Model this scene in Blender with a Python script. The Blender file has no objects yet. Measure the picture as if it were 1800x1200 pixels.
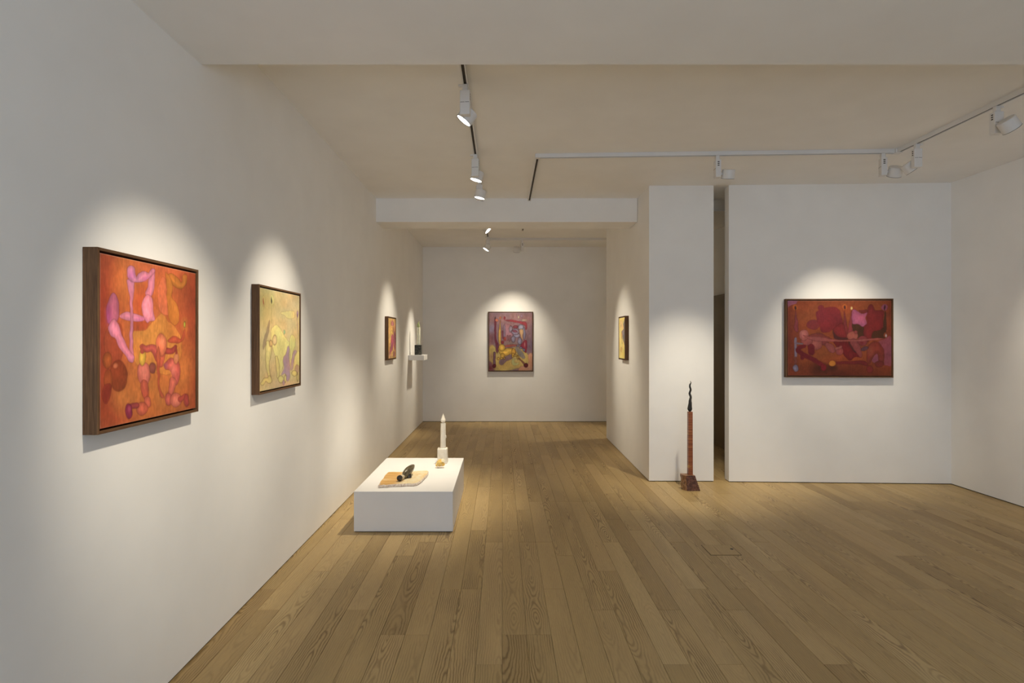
import bpy, bmesh, math, random
import numpy as np
from mathutils import Vector, Matrix, Euler, noise as mnoise

random.seed(7)
rng = np.random.default_rng(11)
SC = bpy.context.scene
COL = SC.collection
PI = math.pi

# ------------------------------------------------------------------ camera, world, light, exposure
cam_d = bpy.data.cameras.new('camera')
cam_d.sensor_width = 36.0
cam_d.lens = 20.0
cam_d.shift_x = 17 / 1800
cam_d.shift_y = -3 / 1800
cam_d.clip_start = 0.05
cam = bpy.data.objects.new('camera', cam_d)
cam.location = (0, 0, 1.5)
cam.rotation_euler = (PI / 2, 0, 0)
COL.objects.link(cam)
SC.camera = cam

world = bpy.data.worlds.new('world')
SC.world = world
world.use_nodes = True
bg = world.node_tree.nodes['Background']
bg.inputs['Color'].default_value = (0.62, 0.78, 1.0, 1)
bg.inputs['Strength'].default_value = 0.6

SC.view_settings.view_transform = 'Standard'
SC.view_settings.look = 'None'
SC.view_settings.gamma = 1.0
SC.view_settings.use_curve_mapping = False
SC.view_settings.exposure = 0.91

LAMP_COL = (1.0, 0.888, 0.70)
SC.cycles.max_bounces = 16
SC.cycles.diffuse_bounces = 12


def area_light(name, loc, rot, sx, sy, watts, col):
    d = bpy.data.lights.new(name, 'AREA')
    d.shape = 'RECTANGLE'
    d.size, d.size_y = sx, sy
    d.energy = watts
    d.color = col
    o = bpy.data.objects.new(name, d)
    o.location, o.rotation_euler = loc, rot
    COL.objects.link(o)
    return o


# daylight through the street window behind the camera
area_light('window_daylight', (0.5, -3.1, 1.15), (math.radians(142), 0, 0), 3.4, 1.9, 44, (0.72, 0.90, 1.15))


def spot_light(name, loc, target, watts, deg=58, blend=0.9, radius=0.035, col=LAMP_COL):
    d = bpy.data.lights.new(name, 'SPOT')
    d.energy, d.color = watts, col
    d.spot_size, d.spot_blend = math.radians(deg), blend
    d.shadow_soft_size = radius
    o = bpy.data.objects.new(name, d)
    o.location = loc
    o.rotation_euler = (Vector(target) - Vector(loc)).to_track_quat('-Z', 'Y').to_euler()
    COL.objects.link(o)
    return o


# lamps of the same kind that hang outside the frame (above the lens, on the right, and round the far corner)
spot_light('spot_beam', (-0.20, 1.88, 2.66), (-1.45, 2.50, 1.22), 80, 49, 1.0)
spot_light('spot_beam', (3.30, 9.25, 2.95), (1.5, 9.0, 0.0), 75, 40, 0.6)

# ------------------------------------------------------------------ helpers


def link(name, me, mat=None, parent=None):
    o = bpy.data.objects.new(name, me)
    COL.objects.link(o)
    if mat is not None and not me.materials:
        me.materials.append(mat)
    if parent is not None:
        o.parent = parent
    return o


def mesh_from(name, verts, faces, mat=None, parent=None, smooth=False):
    me = bpy.data.meshes.new(name)
    me.from_pydata([tuple(v) for v in verts], [], faces)
    me.update()
    o = link(name, me, mat, parent)
    if smooth:
        for p in me.polygons:
            p.use_smooth = True
    return o


def from_bm(name, bm, mat=None, parent=None, smooth=False, angle=None):
    bmesh.ops.recalc_face_normals(bm, faces=bm.faces)
    me = bpy.data.meshes.new(name)
    bm.to_mesh(me)
    bm.free()
    if smooth:
        for p in me.polygons:
            p.use_smooth = True
        if angle is not None:
            me.set_sharp_from_angle(angle=math.radians(angle))
    return link(name, me, mat, parent)


def add_box(bm, x0, x1, y0, y1, z0, z1, bevel=0.0, seg=2, M=None):
    vs = [bm.verts.new((x, y, z)) for z in (z0, z1) for y in (y0, y1) for x in (x0, x1)]
    fs = []
    for f in ((0, 2, 3, 1), (4, 5, 7, 6), (0, 1, 5, 4), (2, 6, 7, 3), (0, 4, 6, 2), (1, 3, 7, 5)):
        fs.append(bm.faces.new([vs[i] for i in f]))
    if bevel > 0:
        es = list({e for f in fs for e in f.edges})
        r = bmesh.ops.bevel(bm, geom=es, offset=bevel, segments=seg, profile=0.5, affect='EDGES')
        vs = list({v for f in r['faces'] for v in f.verts} | {v for v in vs if v.is_valid})
    if M is not None:
        for v in vs:
            v.co = M @ v.co
    return vs


def box(name, x0, x1, y0, y1, z0, z1, mat, parent=None, bevel=0.0, seg=2, M=None):
    bm = bmesh.new()
    add_box(bm, x0, x1, y0, y1, z0, z1, bevel, seg, M)
    return from_bm(name, bm, mat, parent)


def prism(name, pts, z0, z1, mat, parent=None):
    n = len(pts)
    v = [(x, y, z0) for x, y in pts] + [(x, y, z1) for x, y in pts]
    f = [tuple(range(n - 1, -1, -1)), tuple(range(n, 2 * n))]
    f += [(i, (i + 1) % n, n + (i + 1) % n, n + i) for i in range(n)]
    bm = bmesh.new()
    vv = [bm.verts.new(c) for c in v]
    for q in f:
        bm.faces.new([vv[i] for i in q])
    return from_bm(name, bm, mat, parent)


def add_lathe(bm, prof, n=24, M=None, cap0=True, cap1=True):
    """prof: (radius, z) pairs turned about local Z"""
    rings = []
    for r, z in prof:
        ring = []
        for k in range(n):
            a = 2 * PI * k / n
            c = Vector((r * math.cos(a), r * math.sin(a), z))
            ring.append(bm.verts.new(M @ c if M is not None else c))
        rings.append(ring)
    for a, b in zip(rings, rings[1:]):
        for k in range(n):
            bm.faces.new((a[k], a[(k + 1) % n], b[(k + 1) % n], b[k]))
    if cap0:
        bm.faces.new(rings[0][::-1])
    if cap1:
        bm.faces.new(rings[-1])


def lathe(name, prof, mat, parent=None, n=24, M=None, angle=35, cap0=True, cap1=True):
    bm = bmesh.new()
    add_lathe(bm, prof, n, M, cap0, cap1)
    return from_bm(name, bm, mat, parent, True, angle)


def add_tube(bm, pts, rad, n=12, flat=1.0):
    """tube along 3-D points with a radius per point"""
    pts = [Vector(p) for p in pts]
    rings = []
    for i, p in enumerate(pts):
        d = (pts[min(i + 1, len(pts) - 1)] - pts[max(i - 1, 0)]).normalized()
        up = Vector((0, 1, 0)) if abs(d.y) < 0.9 else Vector((1, 0, 0))
        a = d.cross(up).normalized()
        b = d.cross(a).normalized()
        r = rad[i] if hasattr(rad, '__len__') else rad
        rings.append([bm.verts.new(p + a * r * math.cos(2 * PI * k / n) + b * r * flat * math.sin(2 * PI * k / n)) for k in range(n)])
    for a, b in zip(rings, rings[1:]):
        for k in range(n):
            bm.faces.new((a[k], a[(k + 1) % n], b[(k + 1) % n], b[k]))
    bm.faces.new(rings[0][::-1])
    bm.faces.new(rings[-1])


def thing(name, label, cat, loc=(0, 0, 0), rotz=0.0, group=None):
    o = bpy.data.objects.new(name, None)
    o.empty_display_size = 0.05
    o.location = loc
    o.rotation_euler = (0, 0, rotz)
    COL.objects.link(o)
    o['label'], o['category'] = label, cat
    if group:
        o['group'] = group
    return o


def struct(o, label=None):
    o['kind'] = 'structure'
    if label:
        o['label'] = label
    return o


# ------------------------------------------------------------------ materials
class NT:
    def __init__(s, name):
        s.m = bpy.data.materials.new(name)
        s.m.use_nodes = True
        s.t = s.m.node_tree
        s.b = s.t.nodes['Principled BSDF']

    def n(s, typ, **kw):
        nd = s.t.nodes.new(typ)
        for k, v in kw.items():
            setattr(nd, k, v)
        return nd

    def put(s, sock, v):
        if isinstance(v, bpy.types.NodeSocket):
            s.t.links.new(v, sock)
        elif v is not None:
            sock.default_value = v

    def math(s, op, a, b=None, c=None, clamp=False):
        nd = s.n('ShaderNodeMath', operation=op, use_clamp=clamp)
        for i, v in enumerate((a, b, c)):
            if v is not None:
                s.put(nd.inputs[i], v)
        return nd.outputs[0]

    def vec(s, x, y, z):
        nd = s.n('ShaderNodeCombineXYZ')
        for i, v in enumerate((x, y, z)):
            s.put(nd.inputs[i], v)
        return nd.outputs[0]

    def sep(s, v):
        nd = s.n('ShaderNodeSeparateXYZ')
        s.put(nd.inputs[0], v)
        return nd.outputs

    def mapping(s, v, scale=(1, 1, 1), loc=(0, 0, 0), rot=(0, 0, 0)):
        nd = s.n('ShaderNodeMapping')
        s.put(nd.inputs[0], v)
        nd.inputs['Location'].default_value = loc
        nd.inputs['Rotation'].default_value = rot
        nd.inputs['Scale'].default_value = scale
        return nd.outputs[0]

    def noise(s, v, scale=5, detail=3, rough=0.5, dist=0.0):
        nd = s.n('ShaderNodeTexNoise')
        s.put(nd.inputs['Vector'], v)
        nd.inputs['Scale'].default_value = scale
        nd.inputs['Detail'].default_value = detail
        nd.inputs['Roughness'].default_value = rough
        nd.inputs['Distortion'].default_value = dist
        return nd.outputs['Fac']

    def ramp(s, f, stops, interp='LINEAR'):
        nd = s.n('ShaderNodeValToRGB')
        nd.color_ramp.interpolation = interp
        e = nd.color_ramp.elements
        while len(e) < len(stops):
            e.new(0.5)
        for i, (p, c) in enumerate(stops):
            e[i].position = p
            e[i].color = (*c, 1) if len(c) == 3 else c
        s.put(nd.inputs[0], f)
        return nd.outputs[0]

    def mix(s, f, a, b, mode='MIX'):
        nd = s.n('ShaderNodeMix', data_type='RGBA', blend_type=mode)
        s.put(nd.inputs['Factor'], f)
        s.put(nd.inputs['A'], a if isinstance(a, bpy.types.NodeSocket) else (*a, 1))
        s.put(nd.inputs['B'], b if isinstance(b, bpy.types.NodeSocket) else (*b, 1))
        return nd.outputs['Result']

    def obj(s):
        return s.n('ShaderNodeTexCoord').outputs['Object']

    def bump(s, h, strength=0.1, dist=0.01):
        nd = s.n('ShaderNodeBump')
        nd.inputs['Strength'].default_value = strength
        nd.inputs['Distance'].default_value = dist
        s.put(nd.inputs['Height'], h)
        s.put(s.b.inputs['Normal'], nd.outputs[0])

    def done(s, col, rough=0.5, spec=0.5, metal=0.0):
        s.put(s.b.inputs['Base Color'], col if isinstance(col, bpy.types.NodeSocket) else (*col, 1))
        s.put(s.b.inputs['Roughness'], rough)
        s.b.inputs['Specular IOR Level'].default_value = spec
        s.b.inputs['Metallic'].default_value = metal
        return s.m


def paint_mat(name, col, rough=0.75, var=0.02, scale=3.0, spec=0.25, bump=0.02):
    s = NT(name)
    p = s.n('ShaderNodeNewGeometry').outputs['Position']
    f = s.noise(p, scale, 3)
    c0 = tuple(c * (1 - var) for c in col)
    c1 = tuple(min(1, c * (1 + var)) for c in col)
    c = s.ramp(f, [(0.3, c0), (0.7, c1)])
    if bump:
        s.bump(s.noise(p, 260, 2), bump, 0.002)
    return s.done(c, rough, spec)


M_WALL = paint_mat('white_wall_paint', (0.87, 0.86, 0.835))
M_CEIL = paint_mat('white_ceiling_paint', (0.87, 0.86, 0.835))
M_PLINTH = paint_mat('white_plinth_lacquer', (0.80, 0.79, 0.775), rough=0.55)
M_GAP = paint_mat('dark_shadow_gap', (0.035, 0.028, 0.02), rough=0.9, bump=0)
M_DOOR = paint_mat('brown_door_veneer', (0.20, 0.145, 0.075), rough=0.6, var=0.15, scale=2.5)
M_FIX = paint_mat('white_lamp_lacquer', (0.74, 0.73, 0.715), rough=0.45, spec=0.4, bump=0)
M_DARK = paint_mat('black_plastic', (0.03, 0.027, 0.024), rough=0.5, bump=0)
M_SLOT = paint_mat('dark_track_slot', (0.045, 0.036, 0.026), rough=0.6, bump=0)
M_STEEL = paint_mat('window_steel', (0.18, 0.18, 0.18), rough=0.4, bump=0)


def emit_mat(name, col, strength):
    s = NT(name)
    s.b.inputs['Emission Color'].default_value = (*col, 1)
    s.b.inputs['Emission Strength'].default_value = strength
    return s.done((0.8, 0.8, 0.8), 0.3)


M_LENS = emit_mat('lit_lamp_lens', (1.0, 0.95, 0.86), 6.0)


def oak_mat():
    s = NT('oiled_oak')
    uv = s.n('ShaderNodeUVMap', uv_map='UVMap').outputs[0]
    at = s.n('ShaderNodeAttribute', attribute_name='plank')
    u, v, _ = s.sep(uv)
    sc = s.n('ShaderNodeSeparateColor')
    s.put(sc.inputs[0], at.outputs['Color'])
    r, g, b = sc.outputs
    seed = s.math('MULTIPLY', g, 173.0)
    # pith wandering along the plank: gives the cathedral arches
    pith = s.noise(s.vec(s.math('MULTIPLY', v, 1.1), seed, 0.0), 1.0, 1.5, 0.45)
    pith = s.math('MULTIPLY', s.math('SUBTRACT', pith, 0.5), 0.26)
    cx = s.math('ADD', u, s.math('MULTIPLY', s.math('SUBTRACT', b, 0.5), 0.12))
    warp = s.noise(s.vec(s.math('MULTIPLY', u, 26.0), s.math('MULTIPLY', v, 9.0), seed), 1.0, 2.5, 0.5)
    warp = s.math('MULTIPLY', s.math('SUBTRACT', warp, 0.5), 0.017)
    rad = s.math('SQRT', s.math('ADD', s.math('MULTIPLY', cx, cx), s.math('MULTIPLY', pith, pith)))
    rad = s.math('ADD', rad, warp)
    ring = s.math('SINE', s.math('MULTIPLY', rad, 560.0))
    ring = s.math('MULTIPLY_ADD', ring, 0.5, 0.5)
    ring = s.math('POWER', ring, 2.2)
    patch = s.noise(s.vec(s.math('MULTIPLY', u, 9.0), s.math('MULTIPLY', v, 1.6), s.math('ADD', seed, 31.0)), 1.0, 2, 0.5)
    amt = s.math('MULTIPLY', s.math('SMOOTH_MAX', s.math('SUBTRACT', patch, 0.30), 0.0, 0.05), 3.6, clamp=True)
    amt = s.math('MULTIPLY', amt, s.math('MULTIPLY_ADD', at.outputs['Alpha'], 0.75, 0.22), clamp=True)
    pores = s.noise(s.vec(s.math('MULTIPLY', u, 420.0), s.math('MULTIPLY', v, 16.0), seed), 1.0, 2, 0.6)
    pores = s.math('MULTIPLY', s.math('SUBTRACT', pores, 0.5), 0.42)
    cloud = s.noise(s.vec(s.math('MULTIPLY', u, 14.0), s.math('MULTIPLY', v, 2.0), s.math('ADD', seed, 77.0)), 1.0, 3, 0.55)
    base = s.ramp(r, [(0.0, (0.358, 0.240, 0.103)), (0.25, (0.420, 0.295, 0.129)), (0.55, (0.459, 0.326, 0.146)),
                      (0.8, (0.486, 0.345, 0.160)), (1.0, (0.527, 0.386, 0.183))])
    dark = s.mix(1.0, base, (0.48, 0.43, 0.37), 'MULTIPLY')
    c = s.mix(s.math('MULTIPLY', ring, amt, clamp=True), base, dark)
    k = s.math('ADD', s.math('MULTIPLY_ADD', cloud, 0.30, 0.85), pores)
    kk = s.vec(k, k, k)
    c = s.mix(1.0, c, kk, 'MULTIPLY')
    s.bump(s.math('ADD', pores, s.math('MULTIPLY', ring, -0.1)), 0.12, 0.002)
    return s.done(c, s.math('MULTIPLY_ADD', cloud, 0.12, 0.40), 0.32)


M_OAK = oak_mat()


def walnut_mat(name, axis):
    s = NT(name)
    p = s.obj()
    sc = {'x': (2.2, 60, 60), 'z': (60, 60, 2.2)}[axis]
    f = s.noise(s.mapping(p, sc), 2.4, 4, 0.65, 0.6)
    g = s.noise(s.mapping(p, tuple(q * 4 for q in sc)), 2.0, 2, 0.6)
    f = s.math('ADD', s.math('MULTIPLY', f, 0.7), s.math('MULTIPLY', g, 0.3))
    c = s.ramp(f, [(0.30, (0.058, 0.026, 0.014)), (0.5, (0.125, 0.064, 0.031)), (0.72, (0.205, 0.112, 0.055))])
    s.bump(g, 0.1, 0.001)
    return s.done(c, 0.6, 0.2)


M_WALX, M_WALZ = walnut_mat('walnut_along', 'x'), walnut_mat('walnut_upright', 'z')

# ------------------------------------------------------------------ the room
XL, YE = -1.455, 10.417          # left wall, end wall
ZC, ZF, ZS = 3.13, 3.198, 2.83   # main ceiling, far ceiling, low front ceiling
GAP = 0.008
YB = -3.3                        # street window
XR = 4.66

WL = struct(box('wall_left', XL - 0.2, XL, YB - 0.1, YE + 0.2, GAP, 3.4, M_WALL), 'long white gallery wall on the left')
WE = struct(box('wall_end', XL, 5.0, YE, YE + 0.2, GAP, 3.4, M_WALL), 'white end wall of the far bay')
PB = [(1.554, 6.024), (2.235, 6.018), (2.235, 8.67), (1.587, 8.67)]
struct(prism('wall_partition', PB, GAP, 3.4, M_WALL), 'white block of wall between far bay and passage')
PR = [(2.39, 6.0), (XR + 0.01, 5.906), (XR + 0.01, 6.03), (2.392, 6.12)]
struct(prism('wall_back_right', PR, GAP, 3.4, M_WALL), 'white wall carrying the red landscape painting')
struct(box('wall_right', XR, XR + 0.2, YB - 0.1, 6.1, GAP, 3.4, M_WALL), 'white wall at the right edge')
WC = struct(box('wall_passage', 3.04, 3.2, 6.13, 8.9, GAP, 3.4, M_WALL), 'passage wall behind the narrow opening')
struct(box('wall_far_right', 5.0, 5.2, 8.7, YE + 0.2, GAP, 3.4, M_WALL))
struct(box('wall_far_front', 3.2, 5.2, 8.75, 8.9, GAP, 3.4, M_WALL))

struct(box('ceiling', XL - 0.2, XR + 0.2, 2.75, 6.56, ZC, 3.45, M_CEIL), 'white ceiling of the main room')
struct(box('ceiling_far', XL - 0.2, 5.2, 6.56, YE + 0.2, ZF, 3.45, M_CEIL), 'white ceiling of the far bay')
struct(box('ceiling_front', XL - 0.2, XR + 0.2, YB - 0.1, 2.75, ZS, 3.45, M_CEIL), 'lowered white ceiling overhead')
struct(box('trim_1', XL, 1.556, 6.56, 6.96, 2.858, 3.197, M_CEIL), 'white boxed beam across the far bay')
struct(box('trim_2', 2.2365, 3.038, 6.9, 8.6, 3.06, 3.197, M_CEIL), 'passage soffit')

# dark shadow gaps under the walls
struct(box('baseboard_left', XL - 0.15, XL - 0.006, YB, YE, 0.0002, GAP, M_GAP))
struct(box('baseboard_end', XL, 5.0, YE + 0.006, YE + 0.1, 0.0002, GAP, M_GAP))
cx_, cy_ = 1.9, 7.35
struct(prism('baseboard_partition', [(x + (0.006 if x < cx_ else -0.006), y + (0.006 if y < cy_ else -0.006)) for x, y in PB], 0.0002, GAP, M_GAP))
struct(prism('baseboard_back_right', [(2.396, 6.007), (XR, 5.913), (XR, 6.02), (2.398, 6.11)], 0.0002, GAP, M_GAP))
struct(box('baseboard_right', XR + 0.006, XR + 0.15, YB, 6.0, 0.0002, GAP, M_GAP))
struct(box('baseboard_passage', 3.046, 3.15, 6.14, 8.85, 0.0002, GAP, M_GAP))

# door in the passage
d1 = struct(box('door_1', 3.022, 3.0395, 6.95, 8.45, 0.006, 2.10, M_DOOR), 'dim brown flush door seen through the passage')
box('door_frame', 3.016, 3.0395, 6.87, 6.95, 0.006, 2.12, M_DOOR, d1)
box('door_frame', 3.016, 3.0395, 8.45, 8.53, 0.006, 2.12, M_DOOR, d1)
box('door_head', 3.016, 3.0395, 6.95, 8.45, 2.10, 2.125, M_DOOR, d1)

# street wall with its window, behind the camera
wf = struct(box('wall_street', XL - 0.2, -1.25, YB - 0.2, YB, 0, 3.4, M_WALL))
bm = bmesh.new()
add_box(bm, 4.35, XR + 0.2, YB - 0.2, YB, 0, 3.4)
add_box(bm, -1.25, 4.35, YB - 0.2, YB, 2.62, 3.4)
add_box(bm, -1.25, 4.35, YB - 0.2, YB, -0.01, 0.28)
struct(from_bm('wall_street', bm, M_WALL))
wn = bmesh.new()
for x in (-1.25, 0.13, 1.53, 2.93, 4.31):
    add_box(wn, x, x + 0.04, YB - 0.12, YB - 0.06, 0.28, 2.62)
add_box(wn, -1.25, 4.35, YB - 0.12, YB - 0.06, 0.28, 0.33)
add_box(wn, -1.25, 4.35, YB - 0.12, YB - 0.06, 2.57, 2.62)
struct(from_bm('window_1', wn, M_STEEL))

# ------------------------------------------------------------------ oak floor, plank by plank
floor = struct(box('floor', XL - 0.2, 5.2, YB - 0.2, YE + 0.2, -0.06, -0.011, M_GAP), 'oiled oak plank floor')
PW, STEP, GP, CH = 0.1238, 0.53, 0.0005, 0.0011


def plank_geo(x0, x1, y0, y1, y_origin, xc, rnd):
    x0, x1, y0, y1 = x0 + GP, x1 - GP, y0 + GP, y1 - GP
    vs = [(x0, y0, -0.0105), (x1, y0, -0.0105), (x1, y1, -0.0105), (x0, y1, -0.0105),
          (x0, y0, -CH), (x1, y0, -CH), (x1, y1, -CH), (x0, y1, -CH),
          (x0 + CH, y0 + CH, 0), (x1 - CH, y0 + CH, 0), (x1 - CH, y1 - CH, 0), (x0 + CH, y1 - CH, 0)]
    fs = [(8, 9, 10, 11)]
    for i in range(4):
        j = (i + 1) % 4
        fs += [(i, j, 4 + j, 4 + i), (4 + i, 4 + j, 8 + j, 8 + i)]
    uv = [(x - xc, y - y_origin) for x, y, z in vs]
    return vs, fs, uv


def plank_mesh(name, items):
    V, F, UV, C = [], [], [], []
    for (vs, fs, uv, rnd) in items:
        o = len(V)
        V += vs
        F += [tuple(i + o for i in f) for f in fs]
        UV += uv
        C += [rnd] * len(vs)
    me = bpy.data.meshes.new(name)
    me.from_pydata(V, [], F)
    ul = me.uv_layers.new(name='UVMap')
    li = np.empty(len(me.loops), dtype=np.int32)
    me.loops.foreach_get('vertex_index', li)
    ul.data.foreach_set('uv', np.array(UV, dtype=np.float32)[li].ravel())
    ca = me.color_attributes.new('plank', 'FLOAT_COLOR', 'POINT')
    ca.data.foreach_set('color', np.array(C, dtype=np.float32).ravel())
    me.materials.append(M_OAK)
    me.update()
    return me


cands = []
k0, k1 = math.floor((XL - 0.006) / PW), math.ceil(5.0 / PW)
for k in range(k0, k1):
    xa, xb = max(k * PW, XL - 0.1), min((k + 1) * PW, 5.05)
    y = 2.63 - 12 * STEP + (random.choice([0, 1, 2]) * STEP)
    while y < YE + 0.05:
        ln = random.choice([2, 2, 3, 3, 3, 4]) * STEP
        if random.random() < 0.35:
            ln += random.choice([-0.5, 0.5]) * STEP
        y2 = min(y + ln, YE + 0.08)
        if y2 - y > 0.03 and y2 > YB:
            xm = (xa + xb) / 2
            t = random.random()
            tone = 0.05 + 0.25 * random.random() if t < 0.11 else 0.38 + 0.45 * random.random()
            if t > 0.93:
                tone = 0.95
            rnd = (tone, random.random(), random.random(), 0.75 + 0.25 * random.random() if random.random() < 0.58 else 0.3 * random.random())
            # how large it shows: only what the camera sees
            ylo = max(y, 2.3)
            yhi = y2
            if xm > 1.56:
                lim = 6.02 if xm < 2.23 or xm > 3.05 else 8.4
                yhi = min(yhi, lim)
            if xm > 2.4 and xm > 3.05:
                yhi = min(yhi, 5.93)
            if xm > XR:
                yhi = -1
            size = 0.0
            if yhi > ylo and xm / ylo < 1.0:
                if xm / yhi < 0.92:
                    ylo = max(ylo, xm / 0.92)
                    size = (xb - xa) * (1 / ylo - 1 / yhi) * (1 / ylo + 1 / yhi)
            if size > 0 and 2.24 < xm < 3.05 and yhi > 6.1:
                size = max(size * 0.3, 1e-6)
            cands.append((size, xa, xb, max(y, YB), y2, y, xm, rnd))
        y = y2
cands.sort(key=lambda c: -c[0])
rest = []
for i, (size, xa, xb, y, y2, yo, xm, rnd) in enumerate(cands):
    vs, fs, uv = plank_geo(xa, xb, y, y2, yo, (math.floor(xm / PW) + 0.5) * PW, rnd)
    if i < 298 and size > 0:
        link('plank', plank_mesh('plank', [(vs, fs, uv, rnd)]), None, floor)
    else:
        rest.append((vs, fs, uv, rnd))
st = link('planks_beyond', plank_mesh('planks_beyond', rest), None, floor)
st['kind'] = 'stuff'

# floor outlet hatch, a piece of the same oak let into the floor
hx0, hx1, hy0, hy1 = 1.455, 1.665, 3.965, 4.155
hat = thing('floor_hatch', 'small square oak outlet hatch let into the floor planks', 'floor hatch', (hx0, hy0, 0))
box('hatch_rim', -0.0035, hx1 - hx0 + 0.0035, -0.0035, hy1 - hy0 + 0.0035, 0.0001, 0.0006, M_GAP, hat)
vs, fs, uv = plank_geo(0, hx1 - hx0, 0, hy1 - hy0, 0, 0.1, None)
vs = [(x, y_, z + 0.0022 if z > -0.005 else 0.0005) for x, y_, z in vs]
lid = link('lid', plank_mesh('lid', [(vs, fs, uv, (0.6, 0.31, 0.7, 0.3))]), None, hat)
hp = [(0.0095 if abs(math.cos(2 * PI * k / 16)) < 0.9 else 0.011) for k in range(16)]
bm = bmesh.new()
add_lathe(bm, [(0.012, 0.0018), (0.012, 0.0030), (0.009, 0.0030)], 16, Matrix.Translation((0.188, 0.11, 0)))
from_bm('finger_hole', bm, M_DARK, hat)

# ------------------------------------------------------------------ lighting tracks


def track_run(name, p, q, ztop, parent, w=0.036, h=0.034, lip=0.009):
    """one straight length of three-phase track, an inverted U, from p to q (x, y)"""
    a, b = Vector((*p, 0)), Vector((*q, 0))
    d = (b - a)
    L = d.length
    ang = math.atan2(d.y, d.x)
    M = Matrix.Translation((a.x, a.y, ztop)) @ Matrix.Rotation(ang, 4, 'Z')
    bm = bmesh.new()
    add_box(bm, 0, L, -w / 2, w / 2, -0.006, 0, M=M)
    add_box(bm, 0, L, -w / 2, -w / 2 + lip, -h, -0.006, M=M)
    add_box(bm, 0, L, w / 2 - lip, w / 2, -h, -0.006, M=M)
    r = from_bm(name, bm, M_FIX, parent)
    bm = bmesh.new()
    add_box(bm, 0.004, L - 0.004, -w / 2 + lip, w / 2 - lip, -h + 0.005, -0.0062, M=M)
    from_bm('slot', bm, M_SLOT, r)
    return r


def track_corner(x, y, ztop, parent, s=0.044):
    return box('corner_connector', x - s / 2, x + s / 2, y - s / 2, y + s / 2, ztop - 0.036, ztop - 0.0002, M_FIX, parent, 0.002, 1)


def cap_end(x, y, ztop, parent):
    return box('end_cap', x - 0.019, x + 0.019, y - 0.006, y + 0.006, ztop - 0.036, ztop - 0.0002, M_FIX, parent, 0.001, 1)


TX = -0.232
G_TR = 'ceiling lighting tracks'
zt = ZC - 0.0005
zf = ZF - 0.0005
t1 = thing('lighting_track', 'straight white lighting track left of centre on the main ceiling', 'lighting track', (0, 0, 0), 0, G_TR)
track_run('rail', (TX, 2.765), (TX, 6.54), zt, t1)
cap_end(TX, 6.547, zt, t1)
CA, CB = (0.31, 5.0), (3.38, 4.87)
t2 = thing('lighting_track', 'angled white lighting track running round the right of the main ceiling', 'lighting track', (0, 0, 0), 0, G_TR)
track_run('rail', (CA[0], 6.54), (CA[0], CA[1] + 0.02), zt, t2)
cap_end(CA[0], 6.547, zt, t2)
track_corner(*CA, zt, t2)
track_run('rail', (CA[0] + 0.022, CA[1]), (CB[0] - 0.03, CB[1] + 0.002), zt, t2)
track_corner(CB[0] - 0.0, CB[1], zt, t2, 0.058)
track_run('rail', (CB[0], CB[1] - 0.03), (CB[0], 2.765), zt, t2)
t3 = thing('lighting_track', 'white lighting track on the far bay ceiling behind the beam', 'lighting track', (0, 0, 0), 0, G_TR)
track_run('rail', (TX - 0.003, 6.98), (TX - 0.003, 9.47), zf, t3)
track_corner(TX - 0.003, 9.49, zf, t3)
track_run('rail', (TX + 0.019, 9.49), (4.2, 9.49), zf, t3)
t4 = thing('lighting_track', 'short lighting track stub just showing under the beam', 'lighting track', (0, 0, 0), 0, G_TR)
track_run('rail', (0.31, 6.98), (0.31, 8.69), zf, t4)
cap_end(0.31, 8.697, zf, t4)


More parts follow.
